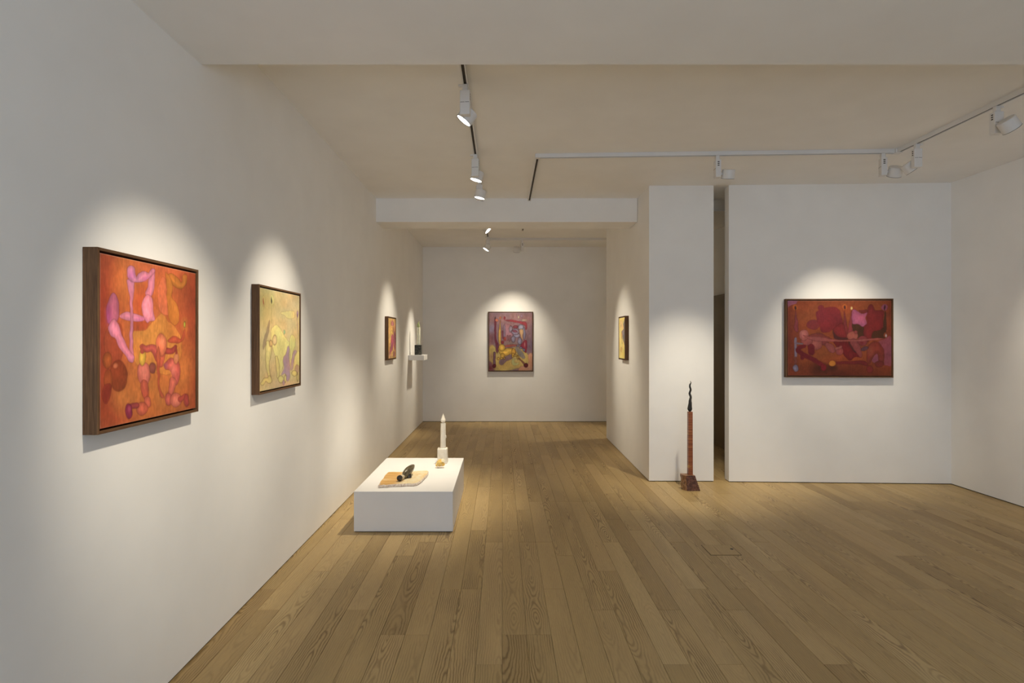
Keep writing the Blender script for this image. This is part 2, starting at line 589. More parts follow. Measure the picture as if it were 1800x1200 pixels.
# ------------------------------------------------------------------ track spotlights
def spotlight(label, x, y, ztrack, target, side, watts, deg=58, blend=0.9, visible_lens=True, turn=None, radius=0.035):
    """box housing under a track adapter; drum head hung beside it on a pivot, turned about the pivot to the target"""
    zb = ztrack - 0.034
    tg = Vector(target)
    a = Vector((tg.x - x, tg.y - y, 0))
    if turn is not None:
        a = Vector((math.cos(turn), math.sin(turn), 0))
    a.normalize()
    p = Vector((-a.y, a.x, 0)) * side          # pivot direction, to the head
    o = thing('track_spotlight', label, 'spotlight', (x, y, zb), 0, 'white track spotlights')
    R = Matrix((a, p, Vector((0, 0, 1)))).transposed().to_4x4()   # local x = aim, local y = pivot side
    # adapter on the track
    bm = bmesh.new()
    add_box(bm, -0.016, 0.016, -0.016, 0.016, -0.042, -0.0002, 0.003, 1, R)
    from_bm('adapter', bm, M_FIX, o)
    bm = bmesh.new()
    add_box(bm, 0.016, 0.044, -0.011, 0.011, -0.013, -0.0005, 0.003, 1, R)
    from_bm('lever', bm, M_FIX, o)
    # housing
    bm = bmesh.new()
    add_box(bm, -0.031, 0.031, -0.023, 0.023, -0.192, -0.042, 0.0035, 2, R)
    h = from_bm('housing', bm, M_FIX, o)
    bm = bmesh.new()
    for s0, s1 in ((-0.027, -0.002), (0.002, 0.027)):
        for yy in (-0.0234, 0.0228):
            add_box(bm, s0, s1, yy, yy + 0.0006, -0.118, -0.1155, M=R)
    from_bm('seam', bm, M_SLOT, h)['kind'] = 'stuff'
    bm = bmesh.new()
    for zz in (-0.065, -0.08, -0.095):
        for xx in (-0.0314, 0.0308):
            add_box(bm, xx, xx + 0.0006, -0.008, 0.008, zz, zz + 0.008, M=R)
    from_bm('vent', bm, M_SLOT, h)['kind'] = 'stuff'
    # pivot and head
    hc = Vector((0, 0, -0.158)) + p * 0.093
    world_hc = Vector((x, y, zb)) + hc
    dirv = (tg - world_hc)
    if turn is not None:
        dirv = a * (dirv.dot(a)) + Vector((0, 0, dirv.z))
    dirv.normalize()
    Mp = Matrix.Translation(Vector((0, 0, -0.158)) + p * 0.022) @ p.to_track_quat('Z', 'Y').to_matrix().to_4x4()
    lathe('pivot', [(0.011, 0.0), (0.011, 0.016)], M_FIX, o, 14, Mp)
    Mh = Matrix.Translation(hc) @ dirv.to_track_quat('Z', 'Y').to_matrix().to_4x4()
    hd = lathe('head', [(0.040, -0.039), (0.049, -0.038), (0.0535, -0.034), (0.0555, 0.034), (0.0555, 0.039), (0.0515, 0.039), (0.0505, 0.034), (0.0505, 0.028)],
               M_FIX, o, 32, Mh, 30, True, False)
    lathe('bezel', [(0.0555, 0.0392), (0.0560, 0.0415), (0.0518, 0.0415), (0.0514, 0.0392)], M_DARK, hd, 32, Mh, 30, False, False)
    lathe('lens', [(0.0503, 0.0315), (0.030, 0.0335), (0.0005, 0.0340)], M_LENS, hd, 32, Mh, 60, True, True)
    sp = spot_light('spot_beam', world_hc + dirv * 0.062, world_hc + dirv * 2, watts, deg, blend, radius)
    sp.location = sp.location - Vector((x, y, zb))
    sp.parent = o
    return o


# left track of the main ceiling
spotlight('lit track spotlight nearest the viewer on the left ceiling track', TX, 3.56, zt, (-1.45, 3.66, 1.28), -1, 78, 47, 1.0, PI)
spotlight('lit spotlight second from front on the left ceiling track', TX, 4.90, zt, (-0.92, 4.98, 0.34), -1, 92, 58, 1.0, PI)
spotlight('lit spotlight closest to the beam on the left ceiling track', TX, 5.71, zt, (-0.80, 5.62, 0.36), 1, 84, 58, 1.0, PI)
# far bay
spotlight('spotlight hidden behind the boxed beam above the small gold painting', TX - 0.003, 7.12, zf, (-1.45, 7.26, 1.20), -1, 70, 54, 1.0, PI)
spotlight('half hidden lit spotlight peeping out below the boxed beam', TX - 0.003, 7.62, zf, (1.57, 7.30, 1.20), 1, 84, 46, 1.0, 0.0)
spotlight('lit spotlight at the corner of the far bay track', TX - 0.003, 9.20, zf, (-1.42, 9.02, 1.15), -1, 86, 40, 0.9)
spotlight('drum spotlight on the far cross track turned to the end wall', 0.33, 9.49, zf, (0.15, YE, 1.16), 1, 68, 67, 1.0)
spotlight('spotlight at the edge of the white partition in the far bay', 1.90, 9.49, zf, (2.9, YE, 1.2), 1, 90, 60)
# right track
spotlight('drum spotlight alone in the middle of the cross track', 1.865, 4.934, zt, (1.90, 5.88, 0.20), -1, 100, 55, 1.0)
spotlight('drum spotlight left of the track corner, aimed at the red painting', 3.262, 4.876, zt, (3.50, 5.93, 1.16), -1, 68, 61, 1.0)
spotlight('spotlight just right of the track corner, turned to the right wall', CB[0], 4.64, zt, (XR, 4.50, 1.25), 1, 28, 54, 0.9, 0.0)
spotlight('spotlight nearest the right edge of the photo, turned to the right wall', CB[0], 3.89, zt, (XR, 3.89, 1.35), -1, 28, 54, 0.9, 0.0)


# ------------------------------------------------------------------ painter for the canvases (flat pictures)
def s2l(c):
    c = np.asarray(c, dtype=np.float64)
    return np.where(c <= 0.04045, c / 12.92, ((c + 0.055) / 1.055) ** 2.4)


def l2s(c):
    c = np.clip(c, 0, 1)
    return np.where(c <= 0.0031308, c * 12.92, 1.055 * c ** (1 / 2.4) - 0.055)


def vnoise(h, w, gy, gx):
    g = rng.random((gy + 2, gx + 2))
    yy = np.linspace(0, gy, h, endpoint=False)
    xx = np.linspace(0, gx, w, endpoint=False)
    y0, x0 = yy.astype(int), xx.astype(int)
    fy, fx = yy - y0, xx - x0
    fy, fx = fy * fy * (3 - 2 * fy), fx * fx * (3 - 2 * fx)
    a = g[np.ix_(y0, x0)] * (1 - fx) + g[np.ix_(y0, x0 + 1)] * fx
    b = g[np.ix_(y0 + 1, x0)] * (1 - fx) + g[np.ix_(y0 + 1, x0 + 1)] * fx
    return a * (1 - fy[:, None]) + b * fy[:, None]


class Canvas:
    """a picture painted in the coordinates of four reference corners (TL, TR, BR, BL)"""

    def __init__(s, w, h, quad, bgc):
        s.w, s.h = w, h
        s.unit = abs(quad[2][1] - quad[1][1]) / h
        src = [(0, 0), (1, 0), (1, 1), (0, 1)]
        A, B = [], []
        for (u, v), (x, y) in zip(src, quad):
            A.append([u, v, 1, 0, 0, 0, -u * x, -v * x]); B.append(x)
            A.append([0, 0, 0, u, v, 1, -u * y, -v * y]); B.append(y)
        H = np.append(np.linalg.solve(np.array(A, float), np.array(B, float)), 1).reshape(3, 3)
        v, u = np.meshgrid((np.arange(h) + 0.5) / h, (np.arange(w) + 0.5) / w, indexing='ij')
        q = H[2, 0] * u + H[2, 1] * v + 1
        s.X = (H[0, 0] * u + H[0, 1] * v + H[0, 2]) / q
        s.Y = (H[1, 0] * u + H[1, 1] * v + H[1, 2]) / q
        s.img = np.ones((h, w, 3)) * np.array(bgc) / 255.0
        # irregular hand: the shapes' edges wobble a little
        k = s.unit * 3.5
        s.X = s.X + (vnoise(h, w, 26, 22) - 0.5) * k
        s.Y = s.Y + (vnoise(h, w, 26, 22) - 0.5) * k

    def _lay(s, d, col, soft, shade, line, alpha, win=None):
        sl = win if win else (slice(None), slice(None))
        soft = soft * s.unit
        t = np.clip((soft - d) / (2 * soft), 0, 1)
        a = (t * t * (3 - 2 * t) * alpha)[..., None]
        c = np.array(col) / 255.0
        body = np.ones(d.shape + (3,)) * c
        if shade:
            inn = np.clip(-d / (shade[1] * s.unit), 0, 1)[..., None]
            body = body * (1 - shade[0] * 0.55 + shade[0] * inn)
        im = s.img[sl]
        im = im * (1 - a) + body * a
        if line:
            ln = np.exp(-(d / (line[1] * 0.62 * s.unit)) ** 2)[..., None] * line[0] * 0.85
            im = im * (1 - ln * (1 - np.array([0.55, 0.42, 0.42])))
        s.img[sl] = im

    def ell(s, x, y, rx, ry, col, rot=0, soft=1.6, shade=(0.28, 14), line=(0.32, 2.0), alpha=1.0):
        c, n = math.cos(math.radians(rot)), math.sin(math.radians(rot))
        dx, dy = s.X - x, s.Y - y
        p, q = (dx * c + dy * n) / rx, (-dx * n + dy * c) / ry
        d = (np.sqrt(p * p + q * q) - 1) * min(rx, ry)
        s._lay(d, col, soft, shade, line, alpha)

    def cap(s, pts, col, soft=1.6, shade=(0.28, 14), line=(0.32, 2.0), alpha=1.0):
        D = None
        if len(pts) > 2:
            pts = s._curve(pts, 5)
        for (x0, y0, r0), (x1, y1, r1) in zip(pts, pts[1:]):
            vx, vy = x1 - x0, y1 - y0
            t = np.clip(((s.X - x0) * vx + (s.Y - y0) * vy) / (vx * vx + vy * vy + 1e-9), 0, 1)
            d = np.hypot(s.X - x0 - t * vx, s.Y - y0 - t * vy) - (r0 + t * (r1 - r0))
            D = d if D is None else np.minimum(D, d)
        s._lay(D, col, soft, shade, line, alpha)

    def _curve(s, pts, n, closed=False):
        P = [np.array(p, float) for p in pts]
        m = len(P)
        out = []
        rngi = range(m if closed else m - 1)
        for i in rngi:
            if closed:
                a, b, c, d = P[(i - 1) % m], P[i], P[(i + 1) % m], P[(i + 2) % m]
            else:
                a, b, c, d = P[max(i - 1, 0)], P[i], P[i + 1], P[min(i + 2, m - 1)]
            for k in range(n):
                t = k / n
                out.append(0.5 * (2 * b + (c - a) * t + (2 * a - 5 * b + 4 * c - d) * t * t + (3 * b - a - 3 * c + d) * t ** 3))
        if not closed:
            out.append(P[-1])
        return [tuple(q) for q in out]

    def poly(s, pts, col, soft=1.6, shade=(0.22, 14), line=(0.32, 2.0), alpha=1.0, smooth=True):
        pts = s._curve(pts, 4, True) if smooth else pts
        xs, ys = [p[0] for p in pts], [p[1] for p in pts]
        m = soft * s.unit * 2 + s.unit * 8
        inside = (s.X > min(xs) - m) & (s.X < max(xs) + m) & (s.Y > min(ys) - m) & (s.Y < max(ys) + m)
        r, c = np.where(inside.any(1))[0], np.where(inside.any(0))[0]
        if len(r) == 0 or len(c) == 0:
            return
        win = (slice(r[0], r[-1] + 1), slice(c[0], c[-1] + 1))
        X, Y = s.X[win], s.Y[win]
        D = np.full(X.shape, 1e9)
        odd = np.zeros(X.shape, bool)
        n = len(pts)
        for i in range(n):
            x0, y0 = pts[i]
            x1, y1 = pts[(i + 1) % n]
            vx, vy = x1 - x0, y1 - y0
            t = np.clip(((X - x0) * vx + (Y - y0) * vy) / (vx * vx + vy * vy + 1e-9), 0, 1)
            D = np.minimum(D, np.hypot(X - x0 - t * vx, Y - y0 - t * vy))
            cr = ((y0 > Y) != (y1 > Y))
            with np.errstate(divide='ignore', invalid='ignore'):
                xi = (x1 - x0) * (Y - y0) / ((y1 - y0) if y1 != y0 else 1e-9) + x0
            odd ^= cr & (X < xi)
        s._lay(np.where(odd, -D, D), col, soft, shade, line, alpha, win)

    def wash(s, x, y, rx, ry, col, alpha=0.8):
        d = np.sqrt(((s.X - x) / rx) ** 2 + ((s.Y - y) / ry) ** 2)
        a = (np.clip(1 - d, 0, 1) ** 0.8 * alpha)[..., None]
        s.img = s.img * (1 - a) + np.array(col) / 255.0 * a

    def finish(s, name, gain, tex=0.10, pale=0.09):
        h, w = s.h, s.w
        n = 0.45 * vnoise(h, w, 7, 6) + 0.3 * vnoise(h, w, 22, 30) + 0.25 * vnoise(h, w, 60, 90)
        st_ = vnoise(h, w, 30, max(8, w // 3))
        k = 1 + (n - 0.5) * tex * 2.4 + (st_ - 0.5) * tex * 0.6
        k = k[..., None]
        hue = (vnoise(h, w, 9, 7)[..., None] - 0.5) * np.array([0.05, 0.0, -0.06])
        im = np.clip(s.img * k + hue * s.img * 2, 0, 1)
        # bare canvas shows as a thin worn line along the edges
        im[:2, :] = im[:2, :] * 0.75 + 0.2
        im[:, :2] = im[:, :2] * 0.8 + 0.16
        im[-2:, :] = im[-2:, :] * 0.85 + 0.1
        im[:, -2:] = im[:, -2:] * 0.85 + 0.1
        lin = s2l(im) * (gain * np.array([1.0, 1.03, 1.10]))
        lin = lin * (1 - pale) + (lin @ np.array([0.3, 0.6, 0.1]))[..., None] * pale
        lin = np.minimum(lin, 0.92)
        px = np.ones((h, w, 4), dtype=np.float32)
        px[..., :3] = l2s(lin)
        px = px[::-1]
        img = bpy.data.images.new(name, w, h)
        img.pixels.foreach_set(np.ascontiguousarray(px).ravel())
        img.update()
        img.pack()
        return img


def picture_mat(img):
    s = NT(img.name)
    tx = s.n('ShaderNodeTexImage', image=img, interpolation='Cubic', extension='EXTEND')
    s.put(tx.inputs[0], s.n('ShaderNodeUVMap', uv_map='UVMap').outputs[0])
    s.bump(s.noise(s.mapping(s.obj(), (1, 1, 1)), 420, 2), 0.10, 0.001)
    return s.done(tx.outputs[0], 0.62, 0.25)


def pic_orange():
    c = Canvas(420, 404, [(207, 124), (713, 228), (713, 905), (207, 1018)], (188, 92, 38))
    c.wash(205, 500, 130, 900, (150, 50, 30), 0.9)
    c.wash(720, 380, 120, 330, (140, 48, 24), 0.9)
    c.wash(720, 800, 60, 300, (150, 58, 28), 0.8)
    c.wash(330, 280, 90, 160, (190, 105, 40), 0.7)
    c.wash(420, 380, 70, 120, (178, 70, 30), 0.8)
    c.wash(480, 820, 190, 220, (200, 112, 38), 0.9)
    c.wash(280, 960, 140, 90, (160, 62, 28), 0.7)
    c.wash(330, 850, 90, 120, (196, 110, 38), 0.7)
    c.wash(510, 200, 200, 60, (196, 96, 55), 0.7)
    c.wash(640, 720, 80, 200, (196, 112, 38), 0.8)
    soft = dict(soft=6, line=(0.15, 3), shade=None)
    c.poly([(385, 520), (440, 515), (500, 455), (540, 430), (570, 470), (600, 490), (640, 560), (625, 680), (560, 740), (400, 690), (380, 600)], (204, 122, 40), soft=4, line=(0.25, 2), shade=None)
    c.poly([(385, 470), (460, 475), (450, 510), (385, 518)], (176, 72, 30), soft=4, line=None, shade=None)
    c.poly([(240, 520), (310, 480), (330, 560), (312, 690), (270, 700), (232, 610)], (160, 66, 34), soft=3, line=(0.3, 2), shade=None)
    c.ell(305, 748, 48, 78, (152, 62, 24), **dict(soft=3, line=(0.35, 2.5), shade=(0.2, 30)))
    c.ell(246, 668, 24, 40, (168, 80, 26), soft=3, line=(0.3, 2))
    c.ell(250, 770, 22, 58, (162, 72, 26), soft=3, line=(0.25, 2))
    c.poly([(228, 800), (262, 790), (262, 850), (240, 888), (218, 860)], (142, 46, 28), soft=4, line=(0.3, 2), shade=None)
    c.ell(291, 696, 14, 12, (210, 112, 70), -40, soft=2, line=None)
    c.poly([(515, 300), (535, 250), (556, 262), (564, 330), (578, 430), (550, 440), (520, 410), (512, 350)], (206, 102, 58), soft=3, line=(0.25, 2), shade=None)
    c.cap([(580, 250, 20), (605, 270, 22), (630, 290, 15), (652, 275, 14), (656, 246, 14)], (194, 112, 28), line=(0.3, 2))
    c.poly([(556, 222), (572, 240), (590, 290), (590, 350), (620, 390), (626, 468), (598, 488), (572, 452), (564, 380), (560, 280)], (192, 112, 28), line=(0.3, 2), shade=None)
    c.wash(655, 490, 22, 48, (200, 120, 40), 0.8)
    c.poly([(564, 572), (586, 545), (610, 545), (636, 556), (652, 515), (657, 512), (650, 556), (628, 576), (596, 580)], (196, 80, 44), line=(0.3, 2))
    c.ell(655, 487, 5, 14, (176, 172, 36), soft=1.2, line=(0.6, 1.5), shade=None)
    pk, pp = (207, 118, 142), (172, 84, 128)
    c.poly([(275, 325), (296, 345), (309, 410), (300, 470), (262, 486), (244, 470), (242, 410), (252, 365)], (176, 90, 118))
    c.wash(252, 440, 26, 70, (160, 60, 125), 0.75)
    c.poly([(310, 446), (330, 428), (356, 422), (385, 430), (420, 438), (450, 450), (436, 468), (385, 470), (335, 462)], pk)
    c.poly([(350, 262), (390, 272), (383, 350), (381, 450), (384, 650), (364, 650), (366, 450), (364, 350)], pk)
    c.cap([(484, 222, 13), (478, 290, 17), (466, 330, 20)], pk)
    c.poly([(440, 350), (466, 334), (488, 362), (490, 420), (498, 464), (470, 470), (460, 480), (446, 460), (430, 425), (430, 385)], (214, 124, 146))
    c.cap([(370, 212, 23), (378, 245, 21), (402, 262, 13), (435, 242, 25), (464, 240, 12), (487, 216, 12)], pk)
    c.wash(372, 235, 26, 30, (190, 85, 150), 0.5)
    c.wash(450, 255, 25, 20, (200, 90, 150), 0.5)
    c.wash(425, 458, 40, 16, (205, 95, 155), 0.6)
    c.poly([(252, 500), (280, 460), (308, 488), (328, 548), (352, 600), (376, 632), (388, 652), (380, 680), (362, 676), (345, 648), (308, 606), (290, 560), (264, 545)], (206, 116, 142))
    # lower figures
    sm = (212, 100, 66)
    c.ell(487, 706, 17, 28, (152, 74, 58))
    c.cap([(432, 598, 12), (455, 610, 17), (488, 606, 19), (506, 640, 15), (512, 665, 10)], (190, 76, 60))
    c.cap([(556, 618, 15), (588, 620, 13), (608, 596, 7)], (176, 62, 50))
    c.cap([(528, 640, 26), (528, 690, 13)], (202, 88, 58))
    c.ell(531, 588, 29, 58, (226, 108, 64))
    c.wash(540, 570, 18, 40, (240, 140, 90), 0.7)
    c.poly([(514, 596), (526, 640), (524, 720), (525, 808), (548, 848), (540, 856), (520, 830), (510, 720), (507, 650)], (198, 84, 48))
    c.poly([(404, 740), (408, 700), (430, 676), (466, 690), (474, 740), (462, 790), (438, 800), (412, 775)], (206, 98, 76))
    c.wash(440, 725, 30, 50, (225, 125, 100), 0.6)
    c.poly([(420, 790), (438, 765), (462, 790), (466, 850), (448, 866), (426, 830)], (198, 82, 54))
    c.ell(461, 876, 17, 28, (212, 100, 74))
    c.ell(430, 912, 32, 34, (204, 92, 62), 30)
    c.cap([(402, 895, 12), (378, 898, 14)], (168, 60, 56))
    c.ell(360, 926, 18, 38, (150, 38, 66))
    c.wash(364, 915, 10, 20, (190, 80, 100), 0.7)
    c.ell(432, 656, 18, 40, (216, 160, 40))
    c.cap([(432, 590, 5), (432, 625, 9)], (170, 70, 50), line=None)
    c.poly([(545, 690), (560, 670), (590, 655), (622, 668), (634, 720), (622, 780), (610, 790), (598, 770), (580, 720), (556, 712)], (186, 80, 68))
    c.wash(595, 710, 22, 50, (220, 125, 105), 0.7)
    c.wash(556, 695, 18, 22, (150, 80, 110), 0.6)
    c.poly([(584, 750), (612, 770), (604, 810), (590, 842), (568, 842), (574, 800)], (204, 96, 74))
    c.ell(570, 864, 18, 32, (204, 88, 70))
    c.ell(608, 866, 31, 36, (212, 104, 80))
    c.wash(610, 868, 20, 24, (230, 135, 105), 0.6)
    c.cap([(632, 862, 13), (655, 846, 10)], (190, 74, 58))
    c.ell(664, 868, 14, 30, (178, 66, 58))
    c.ell(612, 656, 14, 29, (226, 134, 84))
    c.cap([(610, 600, 4), (611, 628, 6)], (165, 60, 45), line=None)
    return c.finish('orange_picture', 1.0, 0.15)


def pic_yellow():
    c = Canvas(400, 384, [(197, 162), (530, 232), (530, 985), (197, 1052)], (192, 166, 100))
    c.wash(230, 280, 110, 260, (160, 146, 72), 0.8)
    c.wash(480, 300, 120, 160, (196, 164, 112), 0.7)
    c.wash(300, 900, 120, 200, (190, 156, 96), 0.7)
    c.wash(450, 500, 90, 130, (200, 170, 112), 0.6)
    c.wash(400, 1000, 160, 60, (196, 150, 110), 0.7)
    fl = dict(line=(0.3, 1.6), shade=None, soft=2.5)
    c.ell(228, 275, 15, 48, (178, 162, 82), soft=3, line=(0.15, 2), shade=None)
    c.ell(298, 272, 16, 48, (196, 184, 96), soft=3, line=(0.15, 2), shade=None)
    c.ell(228, 282, 4.5, 24, (150, 62, 30), **fl)
    c.ell(295, 276, 4, 22, (38, 40, 24), **fl)
    c.cap([(229, 310, 1.5), (229, 470, 1.5)], (160, 140, 66), line=None, shade=None)
    c.cap([(294, 300, 1.5), (292, 470, 2)], (166, 144, 70), line=None, shade=None)
    c.poly([(370, 378), (420, 362), (484, 366), (486, 420), (430, 424), (398, 396)], (206, 180, 96), **fl)
    c.ell(513, 388, 7, 24, (160, 118, 140), **fl)
    c.ell(513, 405, 3, 12, (110, 70, 110), **fl)
    c.cap([(512, 420, 2), (512, 560, 2)], (176, 140, 104), line=None, shade=None)
    c.poly([(278, 440), (280, 490), (262, 580), (245, 650), (228, 690), (220, 660), (240, 580), (262, 490)], (150, 124, 84), **fl)
    c.poly([(290, 540), (310, 495), (335, 480), (366, 512), (395, 560), (428, 610), (446, 640), (430, 700), (398, 760), (386, 850), (356, 900), (334, 780), (310, 700), (296, 620)], (204, 188, 96), **fl)
    c.ell(403, 545, 7, 18, (130, 170, 116), **fl)
    c.poly([(450, 640), (452, 590), (470, 566), (492, 590), (496, 660), (480, 700), (462, 780), (452, 760)], (204, 188, 92), **fl)
    c.poly([(508, 715), (530, 720), (530, 850), (500, 840), (484, 870), (490, 780)], (204, 186, 92), **fl)
    c.ell(510, 860, 18, 34, (176, 136, 96), **fl)
    o = dict(line=(0.55, 2.0), shade=(0.15, 14))
    c.poly([(430, 664), (444, 684), (440, 760), (452, 830), (446, 950), (425, 960), (408, 900), (378, 912), (398, 850), (394, 770), (416, 730)], (164, 126, 132), **fl)
    c.poly([(480, 712), (506, 708), (492, 750), (474, 850), (458, 872), (464, 790)], (168, 132, 134), **fl)
    c.cap([(262, 630, 14), (272, 690, 26), (262, 790, 17), (266, 860, 14), (278, 930, 12)], (206, 182, 94), **o)
    c.cap([(276, 930, 12), (280, 965, 18), (245, 950, 16), (216, 985, 14)], (206, 182, 90), **o)
    c.ell(322, 612, 17, 42, (210, 178, 112), **o)
    c.ell(290, 640, 14, 26, (200, 160, 84), **o)
    c.cap([(336, 760, 12), (350, 850, 14), (352, 930, 12)], (206, 180, 92), **o)
    c.ell(374, 950, 22, 32, (208, 186, 92), **o)
    c.ell(410, 944, 10, 30, (208, 186, 92), **o)
    c.ell(486, 900, 22, 24, (206, 178, 80), **o)
    c.ell(514, 935, 8, 32, (206, 182, 88), **o)
    c.ell(395, 980, 10, 22, (164, 126, 132), **fl)
    return c.finish('yellow_picture', 1.25, 0.10, 0.20)


def pic_magenta():
    c = Canvas(260, 280, [(302, 258), (393, 266), (393, 736), (302, 740)], (196, 152, 78))
    c.wash(312, 420, 30, 260, (206, 160, 84), 0.8)
    c.wash(380, 500, 22, 240, (176, 96, 96), 0.8)
    c.wash(350, 320, 22, 60, (188, 120, 110), 0.8)
    c.wash(320, 700, 30, 70, (196, 138, 110), 0.7)
    f = dict(soft=4, line=(0.25, 2), shade=(0.2, 14))
    c.poly([(340, 470), (352, 450), (362, 480), (364, 560), (350, 640), (336, 660), (322, 690), (316, 670), (330, 600), (334, 530)], (164, 72, 100), **f)
    c.poly([(345, 290), (362, 310), (366, 340), (350, 350), (338, 330)], (186, 108, 116), **f)
    c.poly([(372, 420), (388, 460), (386, 600), (376, 640), (368, 540)], (150, 70, 90), **f)
    c.ell(342, 425, 6, 24, (216, 180, 80), **f)
    c.ell(356, 395, 5, 26, (210, 140, 80), **f)
    c.ell(352, 700, 9, 26, (216, 170, 96), **f)
    c.ell(372, 690, 10, 30, (160, 80, 90), **f)
    c.ell(326, 590, 5, 30, (220, 176, 100), **f)
    return c.finish('magenta_picture', 1.15, 0.26)


def pic_pale():
    c = Canvas(260, 360, [(247, 262), (336, 256), (341, 938), (251, 920)], (210, 184, 100))
    c.wash(255, 600, 20, 400, (214, 186, 120), 0.8)
    c.wash(300, 400, 40, 100, (216, 170, 122), 0.8)
    c.wash(325, 860, 40, 120, (206, 178, 76), 0.8)
    f = dict(soft=4, line=(0.25, 2), shade=(0.2, 14))
    c.poly([(345, 300), (324, 330), (316, 380), (322, 440), (300, 470), (284, 490), (300, 520), (304, 580), (318, 640), (345, 690)], (120, 110, 104), **f)
    c.poly([(296, 480), (322, 470), (322, 540), (306, 540)], (150, 130, 130), **f)
    c.ell(290, 550, 10, 46, (220, 160, 84), **f)
    c.ell(285, 780, 9, 34, (220, 168, 84), **f)
    c.ell(300, 640, 8, 40, (218, 190, 110), **f)
    c.ell(278, 350, 8, 46, (222, 186, 140), **f)
    return c.finish('pale_picture', 1.45, 0.12)


def pic_violet():
    c = Canvas(330, 436, [(222, 225), (797, 225), (797, 985), (222, 985)], (138, 102, 106))
    c.wash(500, 260, 200, 90, (150, 112, 112), 0.7)
    c.wash(250, 420, 60, 90, (122, 114, 142), 0.9)
    c.wash(770, 640, 70, 130, (112, 86, 100), 0.8)
    c.wash(260, 560, 60, 90, (112, 66, 76), 0.8)
    c.wash(520, 640, 130, 60, (140, 120, 108), 0.8)
    f = dict(soft=4, line=(0.3, 3), shade=(0.15, 20))
    c.poly([(222, 690), (270, 650), (330, 700), (420, 740), (560, 680), (640, 690), (745, 780), (742, 900), (620, 950), (480, 985), (300, 985), (262, 890), (222, 840)], (188, 158, 84), soft=8, line=(0.2, 3), shade=None)
    c.wash(250, 700, 50, 60, (176, 150, 80), 0.8)
    c.poly([(745, 780), (797, 768), (800, 985), (625, 990), (640, 935), (740, 905)], (194, 138, 108), soft=6, line=(0.2, 3), shade=None)
    c.wash(235, 950, 80, 90, (112, 44, 50), 1.0)
    c.wash(250, 800, 40, 70, (150, 110, 90), 0.8)
    c.poly([(298, 290), (316, 330), (314, 470), (322, 580), (350, 640), (340, 690), (312, 660), (296, 560), (292, 420)], (118, 44, 60), **f)
    c.ell(325, 325, 20, 20, (198, 112, 84), **f)
    for x, y, rx, ry, q in ((370, 292, 9, 13, (204, 116, 50)), (427, 294, 11, 18, (140, 40, 54)), (614, 284, 8, 16, (206, 196, 156)), (303, 295, 6, 15, (78, 60, 60)), (655, 270, 14, 16, (150, 120, 136))):
        c.ell(x, y, rx, ry, q, **f)
    c.poly([(425, 325), (520, 316), (610, 336), (690, 345), (726, 368), (722, 440), (704, 440), (700, 400), (640, 366), (540, 346)], (150, 54, 64), **f)
    c.ell(690, 322, 40, 11, (176, 160, 140), **f)
    c.poly([(416, 400), (440, 372), (480, 380), (530, 410), (536, 520), (500, 570), (450, 590), (420, 600), (412, 500)], (156, 108, 118), **f)
    c.cap([(425, 400, 13), (428, 540, 13)], (140, 112, 130), **f)
    c.ell(430, 568, 17, 26, (166, 70, 62), **f)
    c.cap([(400, 470, 8), (405, 560, 8)], (130, 60, 76), **f)
    g = dict(soft=3, line=(0.6, 3.5), shade=(0.35, 24))
    c.ell(575, 412, 34, 20, (146, 62, 76), **g)
    c.ell(510, 440, 24, 42, (148, 130, 146), **g)
    c.ell(590, 522, 44, 30, (148, 140, 162), **g)
    c.ell(574, 474, 52, 42, (142, 124, 144), **g)
    c.cap([(530, 460, 4), (570, 468, 14), (600, 480, 3)], (150, 80, 100), **g)
    c.cap([(680, 430, 14), (692, 500, 16), (690, 565, 12)], (142, 132, 154), **g)
    c.ell(645, 414, 36, 36, (156, 150, 164), **g)
    c.ell(544, 572, 28, 42, (142, 128, 146), **g)
    c.ell(630, 598, 27, 50, (144, 134, 156), **g)
    c.cap([(470, 530, 10), (470, 580, 10)], (146, 100, 112), **g)
    c.cap([(500, 530, 10), (498, 590, 10)], (146, 100, 112), **g)
    c.poly([(628, 455), (676, 450), (672, 520), (668, 580), (650, 545)], (208, 164, 116), **f)
    c.poly([(690, 590), (724, 598), (730, 660), (718, 746), (690, 740), (668, 690), (640, 660)], (140, 42, 58), **f)
    c.ell(697, 640, 8, 32, (206, 126, 120), **f)
    c.poly([(436, 656), (520, 640), (606, 650), (540, 668), (450, 676)], (170, 84, 74), **f)
    c.ell(402, 614, 18, 20, (134, 42, 50), **f)
    for x, y, rx, ry in ((607, 662, 15, 13), (645, 686, 18, 14), (686, 714, 16, 20)):
        c.ell(x, y, rx, ry, (136, 126, 148), **g)
    sh = dict(soft=5, line=(0.25, 3), shade=None)
    c.cap([(596, 700, 24), (640, 760, 32), (682, 812, 20)], (134, 122, 112), **sh)
    c.cap([(390, 876, 36), (440, 836, 30), (505, 806, 34)], (124, 98, 104), **sh)
    c.ell(570, 876, 50, 46, (172, 168, 108), **sh)
    c.ell(590, 858, 34, 28, (190, 160, 90), **sh)
    c.ell(330, 690, 20, 60, (110, 52, 66), **sh)
    y_ = (212, 162, 52)
    c.poly([(370, 325), (378, 420), (382, 540), (376, 660), (362, 650), (345, 560), (348, 470), (360, 400)], (216, 164, 70), **g)
    c.cap([(362, 700, 20), (390, 745, 32), (450, 742, 46), (500, 722, 36), (545, 742, 34)], y_, **g)
    c.ell(548, 738, 30, 42, y_, **g)
    c.ell(392, 683, 42, 46, y_, **g)
    c.ell(402, 790, 30, 34, y_, **g)
    c.cap([(542, 770, 20), (535, 802, 12)], y_, **g)
